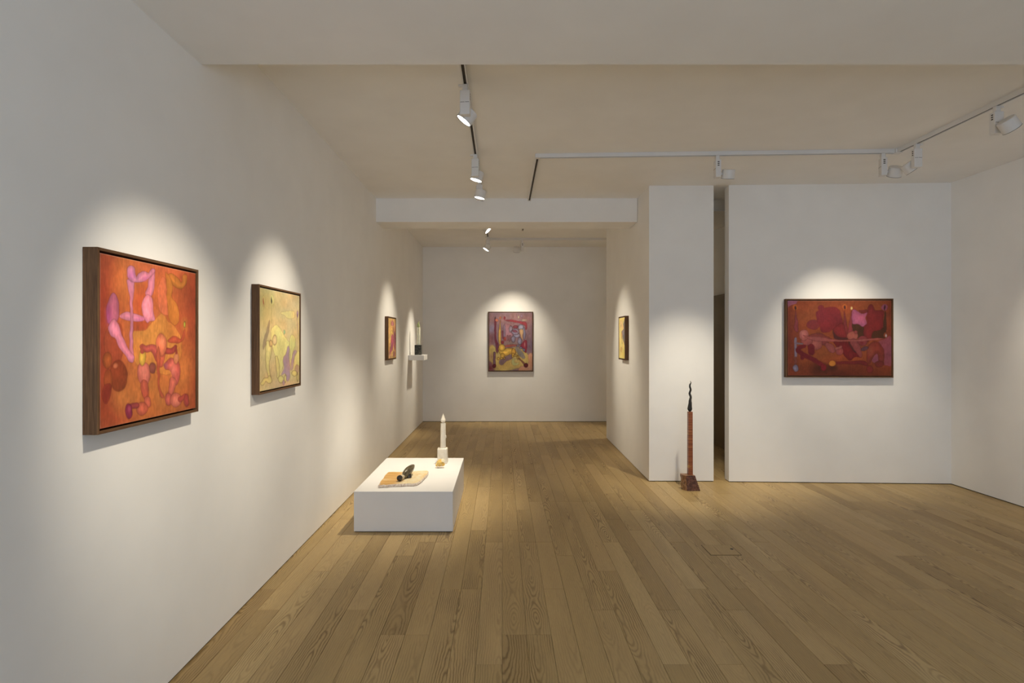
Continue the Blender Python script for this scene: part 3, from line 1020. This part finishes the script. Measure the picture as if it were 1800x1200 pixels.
    for x, y, rx, ry in ((346, 830, 17, 19), (388, 826, 20, 16), (424, 822, 11, 16), (576, 790, 28, 14), (606, 812, 13, 24)):
        c.ell(x, y, rx, ry, (210, 166, 66), **g)
    c.cap([(292, 752, 14), (292, 900, 15)], (126, 84, 100), **g)
    c.ell(292, 924, 23, 24, (102, 24, 40), **g)
    c.cap([(622, 826, 7), (690, 896, 11)], (150, 92, 72), **g)
    c.ell(714, 916, 28, 29, (104, 30, 36), **g)
    return c.finish('violet_picture', 0.92, 0.13)


def pic_red():
    c = Canvas(460, 334, [(228, 178), (1380, 178), (1380, 1012), (228, 1012)], (144, 64, 26))
    c.wash(228, 600, 160, 600, (118, 42, 30), 0.8)
    c.wash(1380, 500, 120, 500, (120, 46, 28), 0.7)
    c.wash(800, 1000, 700, 180, (92, 34, 20), 0.9)
    c.wash(620, 760, 200, 120, (150, 72, 26), 0.7)
    c.wash(450, 330, 200, 160, (152, 70, 28), 0.7)
    f = dict(soft=2.5, line=(0.35, 2.2), shade=(0.15, 18))
    s0 = dict(soft=2.5, line=(0.2, 2), shade=None)
    c.poly([(228, 178), (338, 178), (326, 212), (270, 232), (228, 254)], (152, 82, 104), smooth=False, **s0)
    c.ell(316, 254, 29, 34, (176, 86, 18), **s0)
    c.ell(863, 248, 28, 34, (176, 86, 22), **s0)
    c.ell(1302, 254, 37, 36, (148, 70, 94), **s0)
    c.poly([(318, 282), (332, 360), (346, 440), (346, 524), (316, 520), (302, 470), (310, 380)], (138, 54, 60), **f)
    red = (124, 31, 38)
    c.ell(512, 446, 72, 54, (122, 40, 44), **s0)
    c.poly([(545, 325), (572, 290), (640, 262), (750, 252), (806, 290), (824, 350), (842, 420), (832, 510), (740, 498), (690, 526), (620, 534), (592, 500), (582, 450), (556, 420)], red, **s0)
    c.ell(602, 258, 34, 32, red, **s0)
    c.poly([(735, 500), (800, 440), (850, 430), (880, 500), (892, 570), (850, 592), (790, 574), (755, 540)], (128, 32, 36), **f)
    c.poly([(732, 500), (752, 540), (800, 580), (890, 590), (890, 615), (760, 605), (740, 560)], (84, 34, 34), **s0)
    c.poly([(862, 285), (876, 380), (892, 470), (898, 555), (872, 520), (850, 440), (854, 360)], (132, 44, 46), **f)
    c.poly([(940, 285), (950, 380), (952, 520), (905, 556), (898, 500), (920, 400)], (142, 50, 56), **f)
    c.poly([(948, 432), (1010, 440), (1072, 462), (1086, 580), (1010, 592), (960, 530)], (76, 40, 20), **s0)
    c.poly([(1165, 530), (1230, 500), (1300, 480), (1325, 560), (1290, 602), (1170, 598)], (74, 40, 20), **s0)
    c.poly([(1015, 290), (1060, 285), (1110, 278), (1112, 318), (1060, 322)], (112, 36, 32), **s0)
    c.poly([(945, 300), (970, 275), (1012, 302), (1060, 325), (1112, 314), (1096, 372), (1108, 440), (1062, 466), (1010, 440), (948, 434)], (168, 80, 112), **f)
    c.poly([(1118, 255), (1140, 225), (1172, 226), (1190, 262), (1206, 292), (1292, 296), (1286, 380), (1290, 450), (1262, 498), (1180, 522), (1162, 580), (1122, 640), (1084, 600), (1070, 520), (1082, 460), (1110, 436), (1104, 350), (1116, 300)], (122, 31, 32), **f)
    c.poly([(1308, 290), (1322, 380), (1324, 480), (1306, 528), (1290, 470), (1298, 380)], (76, 44, 26), **f)
    c.poly([(1222, 640), (1300, 606), (1380, 586), (1380, 880), (1330, 900), (1296, 880), (1300, 780), (1266, 690)], (144, 66, 78), **s0)
    c.poly([(1165, 840), (1190, 790), (1220, 762), (1240, 810), (1236, 862), (1190, 870)], (146, 68, 84), **s0)
    c.poly([(1104, 800), (1112, 720), (1150, 650), (1220, 632), (1272, 680), (1300, 740), (1296, 830), (1280, 880), (1240, 872), (1228, 770), (1196, 780), (1164, 830), (1140, 880), (1112, 850)], (126, 46, 34), **f)
    c.wash(1150, 740, 50, 70, (150, 75, 50), 0.6)
    c.ell(1246, 880, 50, 32, (122, 40, 34), **f)
    c.ell(1140, 938, 36, 40, (134, 40, 36), **f)
    c.poly([(760, 856), (900, 852), (1050, 846), (1110, 866), (1116, 900), (1040, 886), (900, 884), (768, 878)], (118, 30, 34), **f)
    c.wash(580, 930, 130, 90, (62, 26, 14), 0.9)
    c.wash(720, 918, 80, 56, (64, 26, 14), 0.9)
    # figure
    c.poly([(460, 575), (520, 545), (580, 536), (650, 565), (720, 608), (640, 622), (520, 612)], (134, 52, 44), **f)
    c.ell(640, 640, 46, 34, (128, 50, 46), **f)
    c.ell(540, 664, 76, 66, (156, 72, 62), **f)
    c.wash(540, 660, 60, 50, (178, 96, 84), 0.5)
    c.ell(436, 624, 66, 50, (154, 72, 68), 20, **f)
    c.ell(410, 560, 56, 60, (170, 88, 80), **f)
    c.wash(400, 545, 34, 36, (190, 112, 102), 0.7)
    c.poly([(736, 640), (820, 632), (900, 644), (950, 700), (1020, 756), (1046, 808), (980, 800), (920, 842), (872, 800), (820, 740)], (112, 20, 26), **f)
    c.poly([(900, 640), (930, 650), (990, 740), (960, 740)], (78, 30, 30), **s0)
    c.cap([(670, 668, 22), (706, 700, 38), (730, 730, 28)], (152, 70, 66), **f)
    c.ell(806, 740, 44, 46, (148, 64, 62), **f)
    c.cap([(770, 710, 14), (820, 690, 14)], (162, 82, 76), **f)
    c.ell(950, 570, 62, 50, (170, 86, 72), **f)
    c.ell(984, 530, 22, 18, (150, 62, 58), **f)
    c.ell(1062, 624, 56, 56, (142, 52, 54), **f)
    c.wash(1050, 640, 26, 36, (120, 20, 26), 0.8)
    c.cap([(960, 640, 40), (1010, 720, 36), (1040, 790, 18)], (144, 62, 60), **f)
    c.ell(1085, 710, 40, 24, (100, 56, 66), -20, **f)
    c.poly([(398, 560), (470, 574), (560, 578), (700, 602), (850, 616), (1000, 610), (1160, 596), (1292, 596), (1240, 614), (1000, 634), (760, 634), (580, 630), (470, 604)], (164, 78, 72), **f)
    c.ell(930, 780, 24, 50, (120, 26, 30), **f)
    cr = (112, 20, 30)
    c.poly([(304, 600), (330, 600), (332, 700), (328, 810), (304, 810), (302, 700)], (134, 112, 128), **s0)
    c.poly([(304, 810), (328, 810), (328, 880), (304, 880)], (126, 62, 52), **s0)
    c.cap([(330, 650, 10), (390, 655, 9)], (120, 96, 110), **s0)
    c.ell(318, 930, 30, 40, (132, 116, 140), **f)
    c.wash(310, 930, 16, 22, (150, 140, 165), 0.8)
    c.cap([(345, 730, 28), (370, 696, 24), (420, 684, 18)], cr, **s0)
    c.cap([(492, 694, 36), (494, 752, 34)], cr, **s0)
    c.cap([(350, 740, 22), (410, 780, 24), (500, 826, 22), (610, 894, 24)], cr, **s0)
    c.ell(390, 806, 20, 28, cr, **s0)
    c.ell(630, 920, 30, 38, (122, 20, 30), **s0)
    c.ell(725, 873, 37, 31, (196, 116, 24), **f)
    c.ell(318, 260, 9, 18, (62, 32, 36), **s0)
    c.ell(863, 254, 9, 18, (62, 28, 40), **s0)
    c.ell(1305, 258, 8, 24, (50, 22, 36), **s0)
    c.ell(939, 262, 12, 18, (204, 176, 110), **s0)
    c.ell(1316, 562, 24, 28, (134, 62, 28), **s0)
    c.ell(1319, 570, 9, 18, (190, 170, 180), **s0)
    return c.finish('red_picture', 0.72, 0.13)


def painting(label, loc, rotz, w, h, depth, img, lip=0.0105):
    """tray-framed canvas: four mitred walnut rails, a dark back board and the stretched canvas; base centre on the wall"""
    o = thing('framed_painting', label, 'painting', loc, rotz, 'framed paintings')
    y0, y1 = -0.0005, -depth      # wall side, front
    x0, x1, z0, z1 = -w / 2, w / 2, 0.0, h
    i = lip
    quads = {'t': [(x0, z1), (x1, z1), (x1 - i, z1 - i), (x0 + i, z1 - i)],
             'b': [(x0 + i, z0 + i), (x1 - i, z0 + i), (x1, z0), (x0, z0)],
             'l': [(x0, z1), (x0 + i, z1 - i), (x0 + i, z0 + i), (x0, z0)],
             'r': [(x1 - i, z1 - i), (x1, z1), (x1, z0), (x1 - i, z0 + i)]}
    for k, q in quads.items():
        bm = bmesh.new()
        f = [bm.verts.new((x, y1, z)) for x, z in q]
        b = [bm.verts.new((x, y0, z)) for x, z in q]
        bm.faces.new(f)
        bm.faces.new(b[::-1])
        for a in range(4):
            bm.faces.new((f[a], b[a], b[(a + 1) % 4], f[(a + 1) % 4]))
        bmesh.ops.recalc_face_normals(bm, faces=bm.faces)
        bmesh.ops.bevel(bm, geom=list(bm.edges), offset=0.0008, segments=1, affect='EDGES')
        from_bm('frame_rail', bm, M_WALX if k in 'tb' else M_WALZ, o)
    box('back_board', x0 + i + 0.0002, x1 - i - 0.0002, -0.012, -0.006, z0 + i + 0.0002, z1 - i - 0.0002, M_DARK, o)
    g = lip + 0.0075
    bm = bmesh.new()
    add_box(bm, x0 + g, x1 - g, -depth + 0.004, -0.0125, z0 + g, z1 - g, 0.0015, 2)
    cv = from_bm('canvas', bm, picture_mat(img), o)
    me = cv.data
    ul = me.uv_layers.new(name='UVMap')
    for lp in me.loops:
        co = me.vertices[lp.vertex_index].co
        ul.data[lp.index].uv = ((co.x - x0 - g) / (w - 2 * g), (co.z - z0 - g) / (h - 2 * g))
    return o


painting('orange abstract painting with pink limb forms in a walnut frame, nearest on the left wall',
         (XL, 2.298, 1.170), PI / 2, 0.655, 0.652, 0.053, pic_orange())
painting('pale yellow abstract painting in a walnut frame, second on the left wall',
         (XL, 3.640, 1.180), PI / 2, 0.685, 0.643, 0.045, pic_yellow())
painting('small gold and magenta painting on the left wall before the shelf',
         (XL, 7.300, 1.246), PI / 2, 0.52, 0.545, 0.045, pic_magenta())
painting('upright violet and yellow painting centred on the far end wall',
         (0.152, YE, 0.920), 0, 0.822, 1.092, 0.045, pic_violet())
ang = math.atan2(8.67 - 6.024, 1.587 - 1.554)
yc = 7.25
painting('small bright yellow painting with grey patch on the side of the white partition',
         (1.554 + 0.033 * (yc - 6.024) / 2.646, yc, 1.245), ang - PI, 0.40, 0.553, 0.05, pic_pale())
angr = math.atan2(5.906 - 6.0, 4.66 - 2.39)
xc = 3.502
painting('wide dark red painting with tangled figures on the right hand wall',
         (xc, 6.0 - (xc - 2.39) * 0.0414, 1.108), angr, 1.09, 0.818, 0.05, pic_red())


# ------------------------------------------------------------------ plinth and the things on it
PX0, PX1, PY0, PY1, PZ = -1.158, -0.386, 4.437, 5.70, 0.317
pl = thing('plinth', 'low white oblong plinth standing on the floor by the left wall', 'plinth', ((PX0 + PX1) / 2, (PY0 + PY1) / 2, 0))
hx, hy = (PX1 - PX0) / 2, (PY1 - PY0) / 2
box('body', -hx, hx, -hy, hy, 0.006, PZ, M_PLINTH, pl, 0.0012, 1)
box('recessed_base', -hx + 0.006, hx - 0.006, -hy + 0.006, hy - 0.006, 0.0003, 0.006, M_GAP, pl)


def stone(name, stops, scale, stretch=(1, 1, 1), rough=0.35, detail=5, dist=1.0, spec=0.5, bump=0.0):
    s = NT(name)
    p = s.mapping(s.obj(), stretch)
    f = s.noise(p, scale, detail, 0.62, dist)
    c = s.ramp(f, stops)
    if bump:
        s.bump(s.noise(s.obj(), scale * 3, 3), bump, 0.004)
    return s.done(c, rough, spec)


M_ALAB = stone('white_alabaster', [(0.3, (0.74, 0.67, 0.53)), (0.5, (0.83, 0.77, 0.65)), (0.75, (0.88, 0.84, 0.75))], 14, rough=0.5, bump=0.08)
M_AMBER = stone('amber_calcite', [(0.3, (0.62, 0.36, 0.07)), (0.55, (0.80, 0.56, 0.16)), (0.8, (0.88, 0.74, 0.38))], 38, rough=0.3)
M_PALE = stone('pale_calcite', [(0.3, (0.72, 0.63, 0.38)), (0.7, (0.84, 0.79, 0.62))], 30, rough=0.35)
M_JASPER = None


def honey_mat():
    s = NT('honey_onyx')
    p = s.obj()
    x, y, z = s.sep(p)
    # long straight veins on the left, cloudy crystals on the right
    v = s.noise(s.vec(s.math('MULTIPLY', x, 3.0), s.math('MULTIPLY', y, 26.0), z), 1.0, 4, 0.6, 0.4)
    cl = s.noise(s.mapping(p, (14, 9, 14)), 1.6, 5, 0.65, 1.2)
    veins = s.ramp(v, [(0.30, (0.80, 0.62, 0.33)), (0.48, (0.66, 0.37, 0.10)), (0.60, (0.56, 0.29, 0.055)), (0.78, (0.80, 0.58, 0.25))])
    cloud = s.ramp(cl, [(0.32, (0.76, 0.52, 0.22)), (0.52, (0.84, 0.70, 0.43)), (0.72, (0.86, 0.80, 0.64))])
    side = s.math('ADD', s.math('MULTIPLY', x, 9.0), s.math('MULTIPLY_ADD', cl, 1.4, -0.35), clamp=True)
    c = s.mix(side, veins, cloud)
    nz = s.sep(s.n('ShaderNodeNewGeometry').outputs['Normal'])[2]
    crust = s.ramp(s.noise(s.mapping(p, (1, 1, 1)), 55, 4, 0.7), [(0.35, (0.45, 0.30, 0.22)), (0.5, (0.74, 0.62, 0.50)), (0.7, (0.84, 0.77, 0.66))])
    up = s.ramp(nz, [(0.55, (0, 0, 0)), (0.8, (1, 1, 1))])
    c = s.mix(up, crust, c)
    return s.done(c, 0.35, 0.5)


M_HONEY = honey_mat()


def on_plane(px, py, z):
    Y = (1.5 - z) * 1000.0 / (py - 597)
    return Vector(((px - 883) * Y / 1000.0, Y, z))


def zc(x, y):   # crop used for tracing the slab: 655..765 x 810..865 at 16.36 per pixel
    return 655 + x / 16.364, 810 + y / 16.364


ZT = PZ + 0.0255
slab_px = [(168, 690), (232, 655), (200, 628), (222, 600), (250, 560), (270, 520), (320, 486), (330, 440), (352, 408), (430, 330), (455, 312), (600, 304),
           (760, 308), (900, 306), (1080, 298), (1250, 284), (1440, 274), (1570, 270), (1600, 290), (1588, 345), (1540, 400), (1470, 470), (1400, 540), (1310, 612),
           (1180, 640), (1000, 640), (860, 655), (700, 655), (520, 664), (420, 680), (320, 676)]
outline = [on_plane(*zc(*q), ZT) for q in slab_px]
org = sum(outline, Vector()) / len(outline)
org.z = PZ
sl = thing('onyx_slab', 'thin rough edged slab of honey coloured veined stone on the plinth', 'stone slab', org)
bm = bmesh.new()
pts = []
m = len(outline)
for i in range(m):
    a, b = outline[i] - org, outline[(i + 1) % m] - org
    for k in range(3):
        t = k / 3
        q = a.lerp(b, t)
        q = q + Vector((mnoise.noise(q * 60 + Vector((3, 1, 0))), mnoise.noise(q * 60), 0)) * 0.004
        pts.append(q)
n = len(pts)
levels = [(0.0005, 0.988, 0.002), (0.009, 1.012, 0.004), (0.018, 1.006, 0.004), (0.0235, 0.998, 0.002), (0.0255, 0.986, 0.0)]
rings = []
for z, s_, j in levels:
    ring = []
    for q in pts:
        w_ = Vector((q.x * s_, q.y * s_, z))
        w_ += Vector((mnoise.noise(w_ * 90), mnoise.noise(w_ * 90 + Vector((9, 9, 9))), 0)) * j
        ring.append(bm.verts.new(w_))
    rings.append(ring)
for a, b in zip(rings, rings[1:]):
    for k in range(n):
        bm.faces.new((a[k], a[(k + 1) % n], b[(k + 1) % n], b[k]))
bmesh.ops.triangulate(bm, faces=[bm.faces.new(rings[0][::-1]), bm.faces.new(rings[-1])])
from_bm('slab', bm, M_HONEY, sl)

# dark stone candle lying on the slab: ball, pale collar, leaf shaped flame and the short foot under it
M_BLACKP = stone('black_polished_stone', [(0.35, (0.014, 0.010, 0.008)), (0.7, (0.045, 0.032, 0.022))], 30, rough=0.12, spec=0.6)
M_BRONZ = stone('dark_bronzite', [(0.30, (0.030, 0.022, 0.012)), (0.5, (0.085, 0.066, 0.036)), (0.7, (0.20, 0.165, 0.09))], 70, rough=0.22, detail=6, spec=0.6, bump=0.1)
M_COLLAR = stone('pale_collar_stone', [(0.3, (0.42, 0.33, 0.20)), (0.7, (0.72, 0.62, 0.44))], 40, rough=0.35)
R_BALL = 0.0245
bc = on_plane(*zc(770, 590), ZT)
bc.y += 0.012
dc = thing('stone_candle', 'dark polished stone form with ball end lying on the honey slab', 'stone sculpture', (bc.x, bc.y, ZT + 0.0005))
bm = bmesh.new()
bmesh.ops.create_uvsphere(bm, u_segments=28, v_segments=18, radius=R_BALL, matrix=Matrix.Translation((0, 0, R_BALL)))
from_bm('ball', bm, M_BLACKP, dc, True)
ax = Vector((0.030, 0.085, 0.000)).normalized()
c0 = Vector((0, 0, R_BALL)) + ax * 0.018
bm = bmesh.new()
add_tube(bm, [c0, c0 + ax * 0.010, c0 + ax * 0.030, c0 + ax * 0.042], [0.015, 0.019, 0.019, 0.014], 18)
from_bm('collar', bm, M_COLLAR, dc, True, 40)
fa = Vector((0.205, 0.80, 0.16)).normalized()
f0 = c0 + ax * 0.044 + Vector((0.0, 0, 0.002))
prof = [(0.0, 0.010), (0.010, 0.020), (0.030, 0.031), (0.065, 0.038), (0.105, 0.039), (0.145, 0.034), (0.185, 0.025), (0.215, 0.013), (0.232, 0.003)]
bm = bmesh.new()
add_tube(bm, [f0 + fa * t for t, r in prof], [r for t, r in prof], 18, 0.80)
for v in bm.verts:
    v.co += v.co.normalized() * mnoise.noise(v.co * 45) * 0.004
    if v.co.z < 0.001:
        v.co.z = 0.001
from_bm('flame', bm, M_BRONZ, dc, True, 50)
bm = bmesh.new()
f1 = f0 + fa * 0.06
add_tube(bm, [(f1.x + 0.022, f1.y, 0.0005), (f1.x + 0.022, f1.y, 0.012), (f1.x + 0.02, f1.y + 0.003, 0.030)], [0.022, 0.024, 0.018], 16)
from_bm('foot', bm, M_BLACKP, dc, True, 50)

# white alabaster candle on its block
wx, wy = -0.572, 5.47
wc = thing('candle_sculpture', 'white alabaster candle on a square block at the back of the plinth', 'candle sculpture', (wx, wy, PZ + 0.0003))
bm = bmesh.new()
vs = add_box(bm, -0.046, 0.046, -0.046, 0.046, 0, 0.143, 0.006, 3)
for v in bm.verts:
    v.co += Vector((mnoise.noise(v.co * 40), mnoise.noise(v.co * 40 + Vector((5, 0, 0))), 0)) * 0.0025
    v.co.x -= v.co.z * 0.03
from_bm('block', bm, M_ALAB, wc, True, 40)
M_ = Matrix.Translation((0.003, 0, 0.143))
lathe('shaft', [(0.0265, 0), (0.0265, 0.01), (0.0255, 0.12), (0.0245, 0.236), (0.0235, 0.2395), (0.010, 0.2375)], M_ALAB, wc, 28, M_, 40)
bm = bmesh.new()
add_tube(bm, [(0.0285, -0.006, 0.268), (0.0305, -0.006, 0.258), (0.031, -0.006, 0.246), (0.029, -0.006, 0.238)], [0.002, 0.004, 0.005, 0.002], 8)
from_bm('wax_drip', bm, M_ALAB, wc, True)
bm = bmesh.new()
add_lathe(bm, [(0.009, 0.236), (0.009, 0.2445), (0.018, 0.249), (0.0240, 0.260), (0.0228, 0.272), (0.0158, 0.290), (0.0088, 0.310), (0.0042, 0.324), (0.0006, 0.333)], 9, M_)
from_bm('flame', bm, M_ALAB, wc)

# amber lump held in a small wire stand
M_WIRE = NT('silver_wire')
M_WIRE = M_WIRE.done((0.72, 0.72, 0.72), 0.22, 0.5, 1.0)
ap = on_plane(773.2, 822.5, PZ)
am = thing('amber_stone', 'small yellow stone lump in a wire stand before the white candle', 'stone', (ap.x, ap.y, PZ + 0.0003))
bm = bmesh.new()
for cx2, cy2, cz2, r2, sd in ((-0.005, 0.018, 0.042, 0.031, 1), (0.022, 0.022, 0.032, 0.022, 2), (-0.020, 0.020, 0.030, 0.024, 3), (0.004, 0.020, 0.062, 0.018, 4)):
    b2 = bmesh.new()
    bmesh.ops.create_icosphere(b2, subdivisions=2, radius=r2)
    for v in b2.verts:
        v.co *= 1 + 0.30 * mnoise.noise(v.co * 55 + Vector((sd * 3.1, 0, 0)))
        v.co += Vector((cx2, cy2, cz2))
    tmp = bpy.data.meshes.new('tmp')
    b2.to_mesh(tmp)
    b2.free()
    bm.from_mesh(tmp)
    bpy.data.meshes.remove(tmp)
from_bm('lump', bm, M_AMBER, am)
bm = bmesh.new()
add_lathe(bm, [(0.014, -0.006), (0.017, -0.004), (0.016, 0.005), (0.012, 0.006)], 14, Matrix.Translation((0.026, 0.016, 0.066)) @ Euler((0.9, 0.5, 0)).to_matrix().to_4x4())
from_bm('pale_chip', bm, M_PALE, am)
bm = bmesh.new()
add_tube(bm, [(0.021 * math.cos(t), 0.004 + 0.016 * math.sin(t), 0.0022) for t in np.linspace(0, 2 * PI, 25)], 0.0018, 8)
from_bm('wire_ring', bm, M_WIRE, am, True)
for sx in (-1, 1):
    bm = bmesh.new()
    add_tube(bm, [(sx * 0.017, -0.010, 0.003), (sx * 0.018, -0.016, 0.012), (sx * 0.017, -0.016, 0.026), (sx * 0.015, -0.012, 0.038)], 0.0017, 8)
    from_bm('wire_prong', bm, M_WIRE, am, True)

# ------------------------------------------------------------------ shelf with its candle, far on the left wall
SY0, SY1, SX1, SZ0, SZ1 = 8.79, 9.20, -1.213, 1.183, 1.262
sh = thing('wall_shelf', 'small white block shelf fixed to the left wall in the far bay', 'shelf', (XL, (SY0 + SY1) / 2, SZ0))
box('board', 0.0004, SX1 - XL, SY0 - (SY0 + SY1) / 2, SY1 - (SY0 + SY1) / 2, 0, SZ1 - SZ0, M_PLINTH, sh, 0.0015, 1)

M_GREENB = stone('black_green_marble', [(0.36, (0.010, 0.011, 0.007)), (0.56, (0.03, 0.03, 0.02)), (0.72, (0.22, 0.20, 0.14))], 24, rough=0.25, detail=6, dist=2.0)


def fluor_mat():
    s = NT('banded_green_fluorite')
    p = s.obj()
    x, y, z = s.sep(p)
    f = s.noise(s.vec(s.math('MULTIPLY', x, 90.0), s.math('MULTIPLY', y, 90.0), s.math('MULTIPLY', z, 9.0)), 1.0, 4, 0.6, 0.5)
    c = s.ramp(f, [(0.28, (0.30, 0.32, 0.16)), (0.42, (0.66, 0.66, 0.46)), (0.55, (0.86, 0.85, 0.72)), (0.8, (0.93, 0.92, 0.86))])
    s.b.inputs['Transmission Weight'].default_value = 0.08
    return s.done(c, 0.18, 0.5)


M_FLUOR = fluor_mat()


def gflame_mat():
    s = NT('green_glass_flame')
    f = s.noise(s.obj(), 40, 3)
    c = s.ramp(f, [(0.3, (0.30, 0.42, 0.12)), (0.7, (0.74, 0.78, 0.48))])
    s.b.inputs['Transmission Weight'].default_value = 0.35
    return s.done(c, 0.12, 0.5)


gx, gy = -1.327, 8.99
gc = thing('candle_sculpture', 'pale green banded candle on a dark marble cube standing on the shelf', 'candle sculpture', (gx, gy, SZ1 + 0.0003))
bm = bmesh.new()
add_box(bm, -0.052, 0.052, -0.052, 0.052, 0, 0.156, 0.003, 2)
from_bm('block', bm, M_GREENB, gc)
M_ = Matrix.Translation((0.004, 0, 0.156))
lathe('shaft', [(0.027, 0), (0.027, 0.275), (0.025, 0.278)], M_FLUOR, gc, 24, M_, 40)
bm = bmesh.new()
fp = [(0.000, 0.012), (0.006, 0.021), (0.020, 0.0275), (0.036, 0.025), (0.052, 0.018), (0.070, 0.011), (0.085, 0.007), (0.098, 0.003)]
add_tube(bm, [(0.004 - 0.006 * math.sin(t * 34) + (0.22 * max(0, t - 0.055)), 0, 0.434 + t) for t, r in fp], [r for t, r in fp], 16)
from_bm('flame', bm, gflame_mat(), gc, True)


# ------------------------------------------------------------------ tall red stone candle on the floor
def jasper_mat():
    s = NT('banded_red_jasper')
    p = s.obj()
    x, y, z = s.sep(p)
    b = s.noise(s.vec(s.math('MULTIPLY', x, 3.0), s.math('MULTIPLY', y, 3.0), s.math('MULTIPLY', z, 62.0)), 1.0, 3, 0.65, 0.25)
    w = s.noise(s.vec(s.math('MULTIPLY', x, 4.0), s.math('MULTIPLY', y, 4.0), s.math('MULTIPLY', z, 15.0)), 1.0, 2, 0.5, 0.2)
    red = s.ramp(b, [(0.28, (0.10, 0.025, 0.012)), (0.45, (0.23, 0.068, 0.028)), (0.60, (0.33, 0.115, 0.045)), (0.68, (0.42, 0.19, 0.075)), (0.80, (0.50, 0.31, 0.18))])
    gold = s.ramp(b, [(0.3, (0.30, 0.13, 0.03)), (0.6, (0.48, 0.28, 0.07))])
    k = s.ramp(w, [(0.60, (0, 0, 0)), (0.64, (1, 1, 1))])
    return s.done(s.mix(k, red, gold), 0.28, 0.5)


M_JASPER = jasper_mat()
M_BREC = stone('red_brown_breccia', [(0.30, (0.035, 0.012, 0.008)), (0.5, (0.105, 0.038, 0.022)), (0.62, (0.20, 0.085, 0.05)), (0.8, (0.36, 0.21, 0.14))], 42, rough=0.5, detail=6, bump=0.35)
M_BREC_LIT = stone('lit_red_brown_stone', [(0.30, (0.13, 0.055, 0.025)), (0.5, (0.27, 0.14, 0.065)), (0.75, (0.42, 0.25, 0.14))], 36, rough=0.4, detail=6)  # lighter base stone for top and left faces, lit look put into colour
M_BLACK = stone('matt_black_wood', [(0.3, (0.010, 0.008, 0.006)), (0.7, (0.034, 0.027, 0.021))], 40, (1, 1, 0.3), rough=0.42, bump=0.15)
RX, RY = 1.880, 5.700
rc = thing('candle_sculpture', 'tall red banded stone candle with wavy black flame standing on the floor', 'candle sculpture', (RX, RY, 0.0006))
b0, b1 = (-0.072, 0.084, -0.055, 0.052), (-0.082, 0.036, -0.046, 0.050)
HB = 0.150
bm = bmesh.new()
grid = []
NX = 6
for iz in range(8):
    t = iz / 7
    xa, xb = b0[0] + (b1[0] - b0[0]) * t, b0[1] + (b1[1] - b0[1]) * t
    ya, yb = b0[2] + (b1[2] - b0[2]) * t, b0[3] + (b1[3] - b0[3]) * t
    # the left corner is set back, so the rough left flank shows
    loop = []
    cor = [(xa + 0.028, ya), (xb, ya), (xb - 0.006, yb), (xa, yb), (xa - 0.0, ya + 0.035)]
    for (px_, py_), (qx, qy) in zip(cor, cor[1:] + cor[:1]):
        for j in range(NX):
            u_ = j / NX
            q = Vector((px_ + (qx - px_) * u_, py_ + (qy - py_) * u_, HB * t))
            if 0 < iz < 7:
                amp = 0.006 if (q.x < xa + 0.03) else 0.002
                q += Vector((mnoise.noise(q * 55), mnoise.noise(q * 55 + Vector((7, 0, 0))), 0)) * amp
            loop.append(bm.verts.new(q))
    grid.append(loop)
for a, b in zip(grid, grid[1:]):
    for k in range(len(a)):
        bm.faces.new((a[k], a[(k + 1) % len(a)], b[(k + 1) % len(a)], b[k]))
bm.faces.new(grid[0][::-1])
bm.faces.new(grid[-1])
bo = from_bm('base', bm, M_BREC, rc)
bo.data.materials.append(M_BREC_LIT)
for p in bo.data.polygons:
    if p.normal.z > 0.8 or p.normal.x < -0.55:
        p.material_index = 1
bm = bmesh.new()
HS = 0.630
vs = add_box(bm, -0.0225, 0.0225, -0.0225, 0.0225, HB, HB + HS, 0.002, 2)
for v in bm.verts:
    k = 1 - 0.06 * (v.co.z - HB) / HS
    v.co.x *= k
    v.co.y *= k
from_bm('shaft', bm, M_JASPER, rc)
bm = bmesh.new()
zp = HB + HS - 0.001
fl = []
S_ = 0.0057 / 15          # metres per traced pixel
trace = [(357, 948, 6), (357, 940, 26), (356, 915, 50), (356, 870, 62), (358, 820, 54), (360, 760, 46), (360, 710, 42), (355, 660, 37), (362, 620, 32), (376, 575, 29),
         (374, 535, 29), (358, 495, 29), (352, 465, 27), (362, 425, 26), (376, 385, 26), (372, 345, 25), (354, 300, 25), (347, 265, 22), (354, 232, 20), (370, 205, 17), (382, 182, 12), (376, 165, 8), (372, 150, 9), (376, 138, 3)]
for px_, py_, r_ in trace:
    t = (948 - py_) * S_
    fl.append(((px_ - 357) * S_, 0.006 * math.sin(t * 42), zp + t, r_ * S_))
add_tube(bm, [(a, b, c) for a, b, c, r in fl], [r for a, b, c, r in fl], 16)
fo = from_bm('flame', bm, M_BLACK, rc, True)
